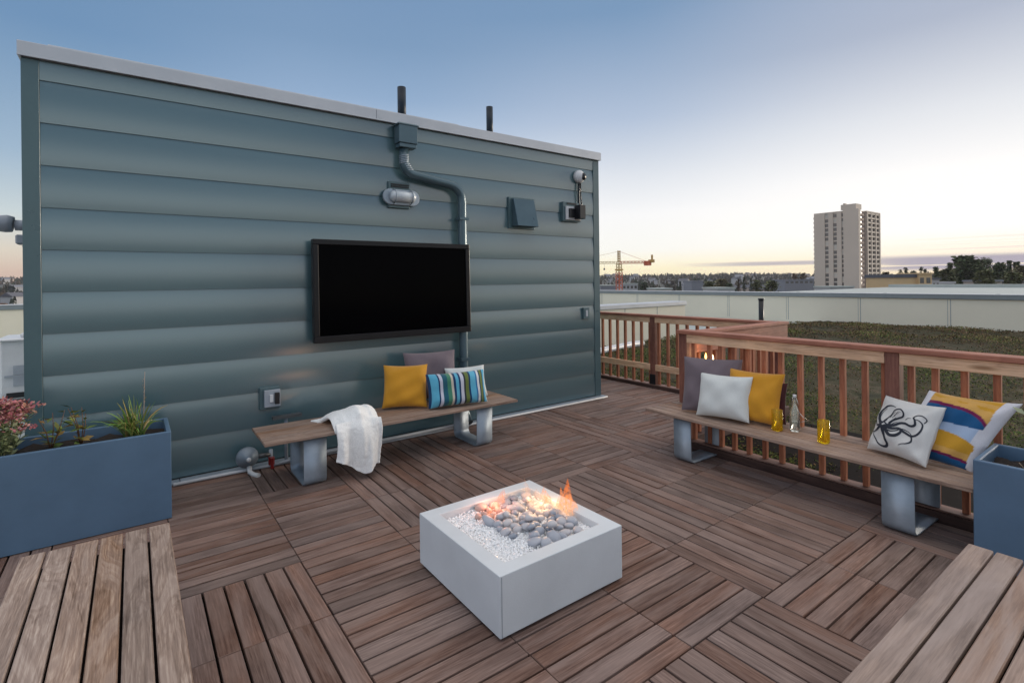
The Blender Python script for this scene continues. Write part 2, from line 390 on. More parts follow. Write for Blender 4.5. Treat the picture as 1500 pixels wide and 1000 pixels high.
rM = sky_ramp([(0, (.95, .92, .85)), (2.5, (1.10, 1.20, 1.22)), (8, (1.10, 1.28, 1.36)), (11, (.92, 1.10, 1.20)), (15.5, (.44, .56, .72)), (19, (.29, .42, .61)), (24, (.21, .335, .52)), (31, (.18, .30, .49)), (46, (1.12, 1.08, 1.07)), (90, (1.42, 1.32, 1.27))])  # added glow hidden behind the wall, teal so the siding reflects it
def span(a, b): 
    m = g.n("MapRange", interpolation_type='SMOOTHSTEP', i_1=a, i_2=b); g.link(az.outputs[0], m.inputs[0]); return m
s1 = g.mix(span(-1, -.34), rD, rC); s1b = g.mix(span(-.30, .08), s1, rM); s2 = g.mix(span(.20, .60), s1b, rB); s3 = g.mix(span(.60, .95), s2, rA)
# low bands of cloud over the horizon on the sunset side
vm = g.n("CombineXYZ"); g.link(az.outputs[0], vm.inputs[0]); g.link(g.math('MULTIPLY', el, 95.0).outputs[0], vm.inputs[1])
cn = g.n("TexNoise", i_Vector=vm, i_Scale=2.3, i_Detail=5.0, i_Roughness=.55, i_Distortion=.3)
def window(a, b, c, d, src):
    m1 = g.n("MapRange", interpolation_type='SMOOTHSTEP', i_1=a, i_2=b); m2 = g.n("MapRange", interpolation_type='SMOOTHSTEP', i_1=d, i_2=c)
    g.link(src.outputs[0], m1.inputs[0]); g.link(src.outputs[0], m2.inputs[0]); return g.math('MULTIPLY', m1, m2)
low = window(R(.35), R(.75), R(1.5), R(2.0), el); wide = g.n("MapRange", interpolation_type='SMOOTHSTEP', i_1=.80, i_2=.90); g.link(az.outputs[0], wide.inputs[0])
thr = g.math('SUBTRACT', .66, g.math('MULTIPLY', wide, .36))
cm = g.n("MapRange", interpolation_type='SMOOTHSTEP'); g.link(cn.outputs[0], cm.inputs[0]); g.link(thr.outputs[0], cm.inputs[1]); g.link(g.math('ADD', thr, .10).outputs[0], cm.inputs[2])
mask = g.math('MULTIPLY', g.math('MULTIPLY', cm, low), g.math('MULTIPLY', wide, .95))
vm2 = g.n("CombineXYZ"); g.link(az.outputs[0], vm2.inputs[0]); g.link(g.math('MULTIPLY', el, 70.0).outputs[0], vm2.inputs[1])
cn2 = g.n("TexNoise", i_Vector=vm2, i_Scale=2.6, i_Detail=4.0)
hi = window(R(1.8), R(2.3), R(2.9), R(3.6), el); w2 = g.n("MapRange", i_1=.86, i_2=.97); g.link(az.outputs[0], w2.inputs[0])
cm2 = g.n("MapRange", interpolation_type='SMOOTHSTEP', i_1=.5, i_2=.6); g.link(cn2.outputs[0], cm2.inputs[0])
mask2 = g.math('MULTIPLY', g.math('MULTIPLY', cm2, hi), g.math('MULTIPLY', w2, .55))
strk = window(R(1.15), R(1.35), R(1.5), R(1.75), el); w3 = window(.66, .78, .86, .93, az)
mask3 = g.math('MULTIPLY', g.math('MULTIPLY', strk, w3), .75)
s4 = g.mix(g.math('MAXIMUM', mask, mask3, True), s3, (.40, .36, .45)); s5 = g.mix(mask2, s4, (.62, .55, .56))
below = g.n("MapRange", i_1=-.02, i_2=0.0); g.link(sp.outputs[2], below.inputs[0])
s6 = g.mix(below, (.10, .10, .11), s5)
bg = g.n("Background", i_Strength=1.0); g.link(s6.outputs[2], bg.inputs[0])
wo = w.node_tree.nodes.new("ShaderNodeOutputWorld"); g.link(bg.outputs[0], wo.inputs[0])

sl = bpy.data.lights.new("sun", 'SUN'); sl.energy = 3.0; sl.angle = R(18); sl.color = (1.0, .86, .70)
so = bpy.data.objects.new("sun", sl); COL.objects.link(so)
so.rotation_euler = Vector((sdx, sdy, math.tan(R(5)))).to_track_quat('Z', 'Y').to_euler(); so.location = (30, -5, 20)

scene.view_settings.view_transform = 'Standard'; scene.view_settings.look = 'None'
scene.view_settings.exposure = 0; scene.view_settings.gamma = 1

# ------------------------------------------------------------------ ground of the roof, deck
WV = 5.184; WL, WR = -.652, 5.343
b = MB(); b.box((-14, -14, -.5), (22.2, 24, -.17)); tag(b.build('roof_floor', M['membrane']), kind='structure')
b = MB(); b.box((-8, -8, -.095), (6.30, 5.02, -.040)); b.box((5.40, 5.02, -.095), (6.30, 9.0, -.041)); tag(b.build('deck_base', M['under']), kind='structure')
TS, U0, V0 = .609, .79, 1.40
def along_u(i, j):
    if i == -1: return j >= 3
    if i == 0: return j < 5
    if i in (1, 2): return j < 3 and not (i == 2 and j < 0) and not (i == 1 and j < 0)
    if i in (3, 4): return j >= 3 or j < 0
    if i == 5: return False
    if i >= 6: return True
    return (i + j) % 2 == 0
b = MB(); bw = TS / 6; gap = .0056
for i in range(-6, 10):
    for j in range(-8, 13):
        u0, v0 = U0 + i * TS, V0 + j * TS
        ulim = 4.345 if v0 < 3.1 else 6.33
        vlim = 5.11 if u0 < 5.0 else 9
        for k in range(6):
            if along_u(i, j):
                lo = [u0 + .002, v0 + k * bw + gap, 0]; hi = [u0 + TS - .002, v0 + (k + 1) * bw - gap, 0]
            else:
                lo = [u0 + k * bw + gap, v0 + .002, 0]; hi = [u0 + (k + 1) * bw - gap, v0 + TS - .002, 0]
            hi[0] = min(hi[0], ulim); hi[1] = min(hi[1], vlim)
            if hi[0] - lo[0] < .01 or hi[1] - lo[1] < .01: continue
            z = random.uniform(-.0012, .0012)
            b.box((lo[0], lo[1], -.030), (hi[0], hi[1], z))
tag(b.build('deck', M['deck'], bevel=.0028), kind='structure')

# ------------------------------------------------------------------ the rooftop building
bld = thing('rooftop_building', 'slate blue clapboard rooftop building with pale metal roof edge, behind the television', 'building', (2.3, WV, 0))
b = MB(); b.box((WL + .01, WV + .03, -.02), (WR - .01, 9.5, 3.30)); b.build('wall', M['trim'], bld)
b = MB(); lines = [3.335] + [3.191 - .3165 * k for k in range(11)]
A = .032; X0, X1 = WL + .102, WR - .112
prev = None
for k in range(len(lines) - 1):
    zt, zb = lines[k], lines[k + 1]; P = []; full = .3165; nn = 9
    for q in range(nn + 1):
        z = zt + (zb - zt) * q / nn; t = (1 - (z - zb) / full); out = .003 + A * (t * (1.30 - t))
        if k == len(lines) - 2: t = t
        P.append([(x, WV + .012 - out, z) for x in (X0, X1)])
    b.grid(P, [[(p[0], p[2]) for p in row] for row in P])
    last = P[-1]
    b.grid([last, [(X0, WV + .012, zb), (X1, WV + .012, zb)]], smooth=False)       # underside of the lap
b.build('siding', M['siding'], bld)
for (x0, x1) in ((WL, WL + .10), (WR - .11, WR)):
    b = MB(); b.box((x0, WV - .009, .02), (x1, WV + .03, 3.335)); b.build('corner_trim', M['trim'], bld, bevel=.0015)
b = MB(); b.box((WL - .015, WV - .045, 3.338), (2.05, WV + .25, 3.445)); b.box((2.053, WV - .046, 3.339), (WR + .015, WV + .25, 3.446))
b.box((WL - .016, WV + .25, 3.338), (WR + .016, 9.5, 3.44)); b.box((-.50, WV - .02, 3.446), (3.05, WV + .22, 3.462))
b.box((WL - .016, WV - .047, 3.336), (WR + .016, WV - .043, 3.350))
b.build('roof_coping', M['coping'], bld, bevel=.006)
b = MB(); b.box((.30, WV - .10, -.02), (WR + .02, WV - .015, .022)); b.box((-1.2, WV - .10, -.02), (.297, WV - .015, .021)); b.build('base_flashing', M['galv'], bld, bevel=.004)
b = MB(); b.box((-1.2, WV - .014, -.06), (WR - .02, WV + .03, .022)); b.build('shadow_gap', M['darkgap'], bld)

# vent pipes on the roof
for (x, z1, r, lab) in ((2.50, 3.88, .048, 'thicker dark blue vent pipe on the roof above the downspout box'), (3.71, 3.885, .043, 'thinner dark vent pipe on the roof beyond the step in the roof edge')):
    t = thing('vent_pipe', lab, 'pipe', (x, WV + .32, 3.44), group='vent pipes on the roof')
    b = MB(); b.tube([(x, WV + .32, 3.43), (x, WV + .32, z1)], r, 16); b.build('pipe', M['pole'], t)
    b = MB(); b.lathe([(r + .05, 0), (r + .03, .03), (r + .003, .06)], (x, WV + .32, 3.44)); b.build('boot', M['pole'], t)

# downspout
t = thing('downspout', 'grey downspout with square collector box bending down the wall behind the television', 'downspout', (3.04, WV - .07, .3))
b = MB(); b.box((2.25, WV - .16, 3.115), (2.462, WV - .03, 3.325)); b.prism([(2.262, WV - .15), (2.45, WV - .15), (2.45, WV - .03), (2.262, WV - .03)], 3.07, 3.113)
b.box((2.235, WV - .168, 3.30), (2.475, WV - .03, 3.318)); b.build('collector_box', M['duct'], t, bevel=.005)
pts = [(2.335, WV - .08, 3.08), (2.335, WV - .08, 2.93)]
for k in range(1, 7): 
    w = k / 6 * R(72); pts.append((2.335 + .13 * (1 - math.cos(w)), WV - .08, 2.93 - .13 * math.sin(w)))
pts += [(2.88, WV - .08, 2.745)]
for k in range(1, 7):
    w = k / 6; pts.append((2.88 + .16 * math.sin(w * R(80)), WV - .08, 2.745 - .03 * w - .10 * (1 - math.cos(w * R(90)))))
pts += [(3.045, WV - .08, 2.55), (3.045, WV - .08, .30), (3.045, WV - .10, .16), (3.03, WV - .20, .06)]
b = MB(); b.tube(pts, .05, 16); b.build('pipe', M['duct'], t)
b = MB()
for k in range(9):
    w = k / 8; zz = 3.0 - .15 * w; xx = 2.335 + (.0 if w < .5 else .05 * (w - .5) * 2)
    b.tube([(xx, WV - .08, zz), (xx + .002, WV - .08, zz - .009)], .054, 16)
b.build('flexible_elbow', M['galv'], t)
for z in (2.35, .75):
    b = MB(); b.box((2.985, WV - .136, z), (3.105, WV - .028, z + .03)); b.build('strap', M['duct'], t)

# bulkhead light
t = thing('wall_light', 'oval caged bulkhead light on the siding above the television', 'wall light', (2.31, WV, 2.55))
b = MB(); b.box((2.18, WV - .035, 2.44), (2.42, WV, 2.72)); b.build('mounting_plate', M['trim'], t, bevel=.004)
def stadium(cx, cz, hw, r, n=10):
    return [(cx + hw + r * math.cos(-math.pi / 2 + math.pi * k / n), cz + r * math.sin(-math.pi / 2 + math.pi * k / n)) for k in range(n + 1)] + \
           [(cx - hw + r * math.cos(math.pi / 2 + math.pi * k / n), cz + r * math.sin(math.pi / 2 + math.pi * k / n)) for k in range(n + 1)]
TY = Matrix(((1, 0, 0, 0), (0, 0, -1, 0), (0, 1, 0, 0), (0, 0, 0, 1)))    # (x,y,z)->(x,-z,y)
b = MB(); b.prism(stadium(2.315, 2.552, .125, .083), -(WV - .035), -(WV - .035) + .03, TY); b.build('housing', M['galv'], t, bevel=.004)
b = MB(); b.tube([(2.175 + .02 * 0, WV - .085, 2.555), (2.20, WV - .09, 2.555), (2.43, WV - .09, 2.555), (2.455, WV - .085, 2.555)], [.03, .058, .058, .03], 16); b.build('lens', M['lens'], t)
b = MB()
for x in (2.22, 2.41):
    b = MB(); b.tube([(x, WV - .06, 2.48), (x, WV - .13, 2.50), (x, WV - .155, 2.555), (x, WV - .13, 2.61), (x, WV - .06, 2.63)], .006, 6); b.build('guard', M['galv'], t)
b = MB()
for z in (2.66, 2.683): b.box((2.205, WV - .05, z), (2.405, WV - .033, z + .012))
b.build('bracket', M['black'], t)

# exhaust hood
t = thing('exhaust_hood', 'square sloping exhaust vent hood on the siding near the camera dome', 'vent', (3.94, WV, 2.5))
b = MB(); b.box((3.745, WV - .03, 2.30), (4.15, WV + .0, 2.69)); b.build('flange', M['trim'], t, bevel=.003)
b = MB(); TX = Matrix(((0, 0, 1, 0), (1, 0, 0, 0), (0, 1, 0, 0), (0, 0, 0, 1)))
b.prism([(WV - .03, 2.67), (WV - .07, 2.67), (WV - .16, 2.325), (WV - .03, 2.325)], 3.79, 4.115, TX); b.build('hood', M['duct'], t, bevel=.004)

# security camera, its conduit and its box
t = thing('security_camera', 'white dome security camera with black lens at the wall corner', 'security camera', (4.93, WV, 3.06))
TYn = Matrix(((1, 0, 0, 0), (0, 0, -1, 0), (0, 1, 0, 0), (0, 0, 0, 1)))
b = MB(); b.lathe([(.088, .0), (.088, .04), (.08, .055), (.06, .075), (.03, .09), (0.001, .095)], (4.935, WV - .012, 3.065), 24, T=TYn); b.build('dome', M['white'], t)
b = MB(); b.lathe([(.052, -.02), (.05, .02), (.035, .035), (.001, .042)], (4.965, WV - .075, 3.062), 20, T=TYn); b.build('lens', M['black'], t)
b = MB(); b.tube([(4.93, WV - .04, 2.99), (4.93, WV - .035, 2.85), (4.925, WV - .035, 2.72), (4.92, WV - .05, 2.62)], .014, 8); b.tube([(4.965, WV - .03, 2.98), (4.968, WV - .03, 2.8), (4.972, WV - .04, 2.70), (4.95, WV - .06, 2.66), (4.93, WV - .06, 2.64)], .009, 8); b.build('cable', M['black'], t)
t = thing('outlet_box', 'weatherproof outlet with a black plug-in adapter below the dome camera', 'outlet', (4.78, WV, 2.55))
b = MB(); b.box((4.625, WV - .05, 2.44), (4.945, WV, 2.70)); b.build('mounting_plate', M['trim'], t, bevel=.004)
b = MB(); b.box((4.66, WV - .075, 2.46), (4.935, WV - .05, 2.64)); b.build('cover', M['white'], t, bevel=.004)
b = MB(); b.box((4.70, WV - .10, 2.49), (4.79, WV - .075, 2.61)); b.box((4.69, WV - .06, 2.668), (4.86, WV - .049, 2.69)); b.build('socket', M['black'], t, bevel=.003)
b = MB(); b.box((4.80, WV - .19, 2.47), (4.905, WV - .075, 2.655)); b.build('adapter', M['black'], t, bevel=.006)
# small switch, low outlet
t = thing('switch_box', 'small grey switch plate on the siding by the deck passage', 'switch', (5.05, WV, 1.2))
b = MB(); b.box((4.995, WV - .035, 1.115), (5.105, WV, 1.27)); b.build('plate', M['trim'], t, bevel=.004)
b = MB(); b.box((5.03, WV - .043, 1.15), (5.07, WV - .035, 1.235)); b.build('toggle', M['grey'], t, bevel=.002)
t = thing('wall_outlet', 'low weatherproof wall outlet with white sockets above the bench end', 'outlet', (1.0, WV, .6))
b = MB(); b.box((.918, WV - .04, .50), (1.09, WV, .70)); b.build('mounting_plate', M['trim'], t, bevel=.004)
b = MB(); b.box((.95, WV - .075, .525), (1.085, WV - .045, .68)); b.build('cover', M['grey'], t, bevel=.004)
b = MB(); b.box((.992, WV - .092, .57), (1.022, WV - .075, .64)); b.build('socket', M['white'], t, bevel=.003)
b = MB(); b.box((1.035, WV - .095, .55), (1.075, WV - .075, .655)); b.build('flap', M['black'], t, bevel=.003)

# television (leans forward a touch at the bottom)
t = thing('television', 'large black flat television mounted on the slate blue wall', 'television', (2.23, WV - .13, 1.58))
tv = Matrix.Translation((2.235, WV - .125, 1.575)) @ Matrix.Rotation(R(-1.2), 4, 'X')
hw, hh = .865, .495
b = MB(); fr = .052
b.box((-hw, -.03, hh - fr), (hw, .045, hh), tv); b.box((-hw, -.0305, -hh), (hw, .0445, -hh + fr + .012), tv)
b.box((-hw, -.029, -hh + fr + .012), (-hw + fr, .044, hh - fr), tv); b.box((hw - fr, -.029, -hh + fr + .012), (hw, .044, hh - fr), tv)
b.build('frame', M['bezel'], t, bevel=.006, seg=2)
b = MB(); b.box((-hw + fr - .004, -.014, -hh + fr + .008), (hw - fr + .004, -.004, hh - fr + .004), tv); b.build('screen', M['screen'], t)
b = MB(); b.box((-.6, .0455, -.35), (.6, .09, .35), tv); b.box((-.3, .09, -.2), (.3, .12, .2), tv); b.build('back_shell', M['black'], t, bevel=.01)

# gas regulator, pipes
t = thing('gas_regulator', 'round grey gas regulator with white outlet elbow at the wall foot', 'gas regulator', (.79, WV - .12, .12))
b = MB(); b.lathe([(.03, -.06), (.05, -.04), (.088, -.02), (.092, 0), (.088, .02), (.05, .045), (.035, .07), (.001, .075)], (.79, WV - .16, .135), 24, T=TYn); b.build('body', M['regulator'], t)
b = MB(); b.lathe([(.018, .06), (.018, .09), (.001, .094)], (.79, WV - .16, .135), 16, T=TYn); b.build('cap', M['white'], t)
b = MB(); b.tube([(.80, WV - .19, .06), (.80, WV - .22, .02), (.82, WV - .27, .012), (.85, WV - .33, .012)], .02, 10); b.build('elbow', M['white'], t)
b = MB(); b.tube([(.86, WV - .14, .12), (.98, WV - .14, .12)], .02, 10); b.build('inlet', M['brass'], t)
t = thing('gas_pipe', 'thin gas piping with red valve handle behind the wall bench', 'pipe', (1.0, WV - .14, 0))
b = MB(); b.tube([(.985, WV - .14, .16), (.985, WV - .14, .03), (1.01, WV - .14, .02), (1.3, WV - .14, .035), (2.9, WV - .14, .045)], .017, 10); b.tube([(1.12, WV - .12, .03), (1.12, WV - .12, .44)], .015, 10); b.build('pipe', M['grey'], t)
b = MB(); b.box((.96, WV - .175, .03), (1.01, WV - .15, .10)); b.box((.972, WV - .20, .10), (.998, WV - .175, .0)); b.build('handle', M['red'], t, bevel=.004)
b = MB(); b.box((1.0, WV - .17, .425), (1.25, WV - .11, .45)); b.build('bracket', M['brass'], t)
t = tag((lambda b: (b.tube([(.25, WV - .125, .014), (WR, WV - .125, .014)], .014, 8), b.build('conduit', M['white']))[1])(MB()), 'thin white conduit lying along the foot of the siding wall', 'conduit')

# fixtures on the far-left side of the building
t = thing('side_lamp', 'white cylinder floodlight sticking out past the wall end', 'lamp', (WL, 5.6, 2.1))
b = MB(); b.tube([(WL + .02, 5.55, 2.13), (-.74, 5.55, 2.13)], .042, 14); b.build('arm', M['grey'], t)
b = MB(); b.tube([(-.75, 5.55, 2.135), (-.79, 5.55, 2.14), (-.83, 5.55, 2.14), (-.95, 5.55, 2.15)], [.06, .068, .062, .062], 16); b.build('head', M['grey'], t)
b = MB(); b.box((-.735, 5.50, 1.98), (-.645, 5.62, 2.055)); b.box((-.70, 5.52, 1.955), (-.645, 5.60, 1.979)); b.build('junction', M['grey'], t, bevel=.01)

# ------------------------------------------------------------------ benches
def bench_root(label, mw, seed):
    L, D, ZT = 2.41, .575, .42
    t = thing('bench', label, 'bench', (0, 0, 0), 0, 'wood plank benches on steel legs round the fire pit')
    b = MB(); n = 6; wb = D / n
    for k in range(n):
        y0 = -D / 2 + k * wb; e = random.uniform(-.002, .002)
        b.box((-L / 2 + e, y0 + .0045, ZT - .026), (L / 2 + e, y0 + wb - .0045, ZT + random.uniform(-.001, .001)))
    b.build('seat', mw, t, bevel=.004, world=False)
    b = MB()
    b.box((-L / 2 + .12, -D / 2 + .07, ZT - .040), (L / 2 - .12, D / 2 - .07, ZT - .0275))
    b.build('slat_shade_sheet', M['under'], t, world=False)  # dark sheet added to stand in for the shade below the slats
    for x in (-.82, .82):
        y0, y1, rr = -D / 2 + .045, D / 2 - .05, .055
        pr = [(y0, ZT - .0415), (y0 + .004, .06 + .0)]
        for k in range(1, 7):
            w = k / 6 * math.pi / 2; pr.append((y0 + .004 + rr * (1 - math.cos(w)), .006 + rr * (1 - math.sin(w))))
        for k in range(0, 7):
            w = k / 6 * math.pi / 2; pr.append((y1 - .004 - rr + rr * math.sin(w), .006 + rr * (1 - math.cos(w))))
        pr.append((y1, ZT - .0415))
        b = MB(); b.band(pr, .008, x - .09, x + .09); b.box((x - .075, y0 + .06, 0), (x + .075, y1 - .06, .0055))
        b.build('leg', M['galv'], t, world=False)
    return t
bn1 = bench_root('wood plank bench under the television, with the striped cushion and throw', M['bench'], 1); bn1.location = (2.01, 4.595, 0); bn1.rotation_euler.z = R(-.6)
bn2 = dup(bn1, (4.205, 2.035, 0), R(-90 - 1.2), 'wood plank bench along the cedar railing, with bottle and octopus cushion')
bn3 = bench_root('bare wood plank bench before the blue planter of pink flowers', M['bench_left'], 2); bn3.location = (-.143, 2.02, 0); bn3.rotation_euler.z = R(-90)
bn4 = bench_root('bare pale wood plank bench cut off by the corner beside the planter of dry twigs', M['bench_right'], 3); bn4.location = (1.885, .40, 0)

# ------------------------------------------------------------------ cushions
def cushion(name, label, u, v, yaw, lean, roll, w, h, T, mat, z=.435, skew=0., pinch=.07, n=34, colf=None, seed=0, sag=.0, crease=.006):
    yaw, lean, roll = R(yaw), R(lean), R(roll)
    X = Vector((math.cos(yaw), math.sin(yaw), 0)); O = Vector((math.sin(yaw), -math.cos(yaw), 0))
    Y = Vector((0, 0, 1)) * math.cos(lean) - O * math.sin(lean)
    X2 = X * math.cos(roll) + Y * math.sin(roll); Y2 = -X * math.sin(roll) + Y * math.cos(roll); Z2 = X2.cross(Y2)
    rs = np.random.default_rng(seed + 5); ph = rs.uniform(0, 6.28, 8); fr = rs.uniform(2, 6, 8)
    def surf(s, t, side, lift=0):
        x = w / 2 * s * (1 - pinch * (1 - t * t)); y = h / 2 * (t * (1 - pinch * (1 - s * s)) + 1)
        y += sag * (1 - s * s) * max(0, t) * -.5
        x += skew * y
        k = max(0, (1 - s ** 4) * (1 - t ** 4)) ** .62
        zz = T / 2 * k
        e = (abs(s) ** 3 * abs(t) ** 3)
        edge = min(1, 4 * (1 - max(abs(s), abs(t))))
        zz += edge * crease * (math.sin(fr[0] * s + fr[1] * t + ph[0]) + math.sin(fr[2] * 1.8 * s - fr[3] * 1.4 * t + ph[1]) + .6 * math.sin(9 * s * t + ph[2]) )
        zz += edge * crease * 1.0 * math.sin(14 * math.atan2(t, s) + ph[3]) * max(0, s * s + t * t - .5) * .7
        return Vector((x, y, side * (zz + .004 + lift)))
    b = MB()
    lin = [-1 + 2 * i / n for i in range(n + 1)]
    for side in (1, -1):
        P = [[surf(s, t, side) for s in lin] for t in lin]
        UV = [[((s + 1) / 2, (t + 1) / 2) for s in lin] for t in lin]
        if side < 0: P = [row[::-1] for row in P]; UV = [row[::-1] for row in UV]
        b.grid(P, UV)
    # seam all round
    ring = [(-1, t) for t in lin] + [(s, 1) for s in lin[1:]] + [(1, t) for t in lin[::-1][1:]] + [(s, -1) for s in lin[::-1][1:]]
    for (p, q) in zip(ring, ring[1:]):
        o = len(b.v)
        for (st, sd) in ((p, 1), (q, 1), (q, -1), (p, -1)): b.v.append(tuple(surf(*st, sd)))
        b.face([o, o + 1, o + 2, o + 3], [((p[0] + 1) / 2, (p[1] + 1) / 2)] * 4, True)
    o = b.build(name, mat)
    if colf:
        at = o.data.color_attributes.new('Col', 'FLOAT_COLOR', 'CORNER')
        uvd = np.zeros(len(o.data.loops) * 2); o.data.uv_layers[0].data.foreach_get('uv', uvd); uvd = uvd.reshape(-1, 2)
        cols = np.array([(*colf(a, c), 1) for a, c in uvd]); at.data.foreach_set('color', cols.ravel())
    o.matrix_world = Matrix(((X2.x, Y2.x, Z2.x, u), (X2.y, Y2.y, Z2.y, v), (X2.z, Y2.z, Z2.z, z), (0, 0, 0, 1)))
    tag(o, label, 'cushion')
    return o, surf

o, _ = cushion('cushion', 'mustard yellow ribbed cushion on the bench under the television', 2.108, 4.655, -30, 20, 0, .43, .42, .15, M['yellow'], seed=1)
o, _ = cushion('cushion', 'mauve grey cushion leaning behind the yellow one on the wall bench', 2.49, 4.80, -11, 14, 0, .56, .50, .15, M['mauve'], seed=2)
o, _ = cushion('cushion', 'small white cushion half hidden behind the striped cushion', 2.81, 4.625, -8, 17, 0, .45, .33, .14, M['linen'], seed=3)
o, _ = cushion('cushion', 'long blue green and white striped lumbar cushion', 2.575, 4.42, -9, 15, 0, .62, .325, .15, M['stripe'], seed=4, pinch=.05)
o, _ = cushion('cushion', 'large mauve purple cushion at the far end of the railing bench', 4.202, 2.713, -66, 17, 0, .51, .50, .16, M['mauve'], seed=5, pinch=.05)
o, _ = cushion('cushion', 'plain white cushion in front of the mauve one on the railing bench', 4.105, 2.545, -84, 18, 2, .47, .385, .16, M['linen'], seed=6, crease=.0035)
o, _ = cushion('cushion', 'mustard yellow cushion beside the bottle on the railing bench', 4.20, 2.345, -82, 22, 0, .46, .44, .16, M['yellow'], seed=7)
o, _ = cushion('cushion', 'dark maroon cushion almost hidden behind the yellow one by the bottle', 4.335, 2.31, -88, 6, 0, .40, .34, .08, M['maroon'], seed=8)
def abstract(s, t):
    wht, gold, org, blue, mag, lb = (.64, .65, .70), (.56, .30, .03), (.62, .36, .10), (.01, .085, .22), (.16, .012, .07), (.36, .47, .64)
    n = .01 * math.sin(23 * s) + .008 * math.sin(17 * t + 3 * s)
    if s < .09 + n or s > .85 + .08 * (1 - t) + n: return wht
    top1 = .87 - .05 * s - .42 * max(0, s - .06) ** 4.4; bot1 = .60 - .06 * s
    top2 = .47 - .02 * s - .34 * max(0, s - .22) ** 2.6; bot2 = .27 - .09 * s
    if t > top1 + .0: return gold if (t > top1 + .09 + n * 2 and math.sin(60 * t + 9 * s) > .2) else org
    if t > top1 - .045: return mag if top1 - .045 > bot1 - .06 else lb
    if t > bot1: return blue
    if t > top2: return lb if s < .86 else wht
    if t > bot2: return gold
    if t > bot2 - .08: return org
    if t > bot2 - .115: return mag
    return blue
o, _ = cushion('cushion', 'cushion printed with blue gold and magenta waves beside the right planter', 4.20, 1.135, -96, 22, 0, .47, .47, .14, M['abstract'], seed=9, n=90, skew=.40, colf=abstract)
oc, osf = cushion('cushion', 'off-white cushion with an ink octopus print', 4.125, 1.288, -115, 26, 1.5, .42, .405, .14, M['natural'], seed=10, n=40)
# ink drawing, laid on the curved face of the cushion
def to_st(p):
    dx, dy = p[0] - 355, p[1] - 110; det = 398625.
    a = (570 * dx + 195 * dy) / det; bb = (660 * dy - 115 * dx) / det
    return (max(-.97, min(.95, -.93 + 2 * a * 1.06)), max(-.93, min(.95, (1 - 2 * bb) * .92 + .10)))
def smooth(pts, k=7):
    out = []
    P = [pts[0]] + list(pts) + [pts[-1]]
    for i in range(1, len(P) - 2):
        for j in range(k):
            t = j / k; a, b_, c, d = P[i - 1], P[i], P[i + 1], P[i + 2]
            out.append(tuple(.5 * ((2 * b_[m]) + (-a[m] + c[m]) * t + (2 * a[m] - 5 * b_[m] + 4 * c[m] - d[m]) * t * t + (-a[m] + 3 * b_[m] - 3 * c[m] + d[m]) * t ** 3) for m in (0, 1)))
    out.append(tuple(pts[-1])); return out
strokes = [
    ([(430, 480), (405, 445), (440, 405), (480, 360), (510, 312), (555, 294), (600, 300), (626, 335), (612, 378), (560, 400), (505, 425), (465, 460), (440, 495)], 15, 15),
    ([(375, 478), (335, 440), (325, 380), (358, 312), (420, 266), (480, 254), (526, 270)], 44, 5), ([(375, 482), (300, 492), (275, 452), (274, 400)], 26, 7),
    ([(378, 490), (305, 540), (245, 560), (205, 550)], 34, 6), ([(380, 498), (374, 570), (398, 640), (412, 690), (385, 720), (330, 716), (280, 672), (250, 605), (250, 570)], 38, 6),
    ([(392, 492), (420, 560), (470, 603), (530, 600), (580, 562), (592, 522), (560, 510)], 44, 10), ([(400, 500), (480, 520), (560, 515), (620, 550), (680, 580), (740, 570), (785, 520), (800, 450), (780, 412), (750, 402)], 34, 6),
    ([(420, 492), (500, 480), (570, 450), (640, 455), (700, 480), (742, 460), (745, 410), (730, 382), (762, 350), (812, 358), (836, 392), (810, 430)], 30, 6),
    ([(640, 560), (690, 592), (686, 640), (640, 670), (590, 682), (550, 700)], 20, 5), ([(430, 542), (480, 556), (540, 545), (600, 520), (660, 540), (692, 572)], 16, 6), ([(640, 412), (670, 390), (706, 395)], 8, 4),
    ([(450, 462), (490, 425), (540, 395)], 7, 4), ([(470, 480), (510, 450), (540, 440)], 7, 3), ([(470, 395), (500, 355), (540, 330)], 8, 3), ([(495, 400), (535, 360), (580, 345)], 5, 3), ([(520, 380), (570, 330), (600, 335)], 6, 3),
    ([(340, 430), (345, 380), (375, 330), (420, 290)], 7, 3), ([(372, 470), (420, 440), (440, 415)], 22, 8)]
b = MB()
for pts, w0, w1 in strokes:
    sp_ = smooth(pts); n = len(sp_); o0 = len(b.v)
    for i, p in enumerate(sp_):
        q0, q1 = sp_[max(0, i - 1)], sp_[min(n - 1, i + 1)]; tx, ty = q1[0] - q0[0], q1[1] - q0[1]; L = math.hypot(tx, ty) or 1
        wd = (w0 + (w1 - w0) * i / (n - 1)) * .54
        for sg in (1, -1): b.v.append(tuple(osf(*to_st((p[0] - ty / L * wd * sg, p[1] + tx / L * wd * sg)), 1, .0022)))
    for i in range(n - 1): b.face([o0 + 2 * i, o0 + 2 * i + 1, o0 + 2 * i + 3, o0 + 2 * i + 2], None, True)
op = b.build('octopus_print', M['ink'], world=False); op.parent = oc

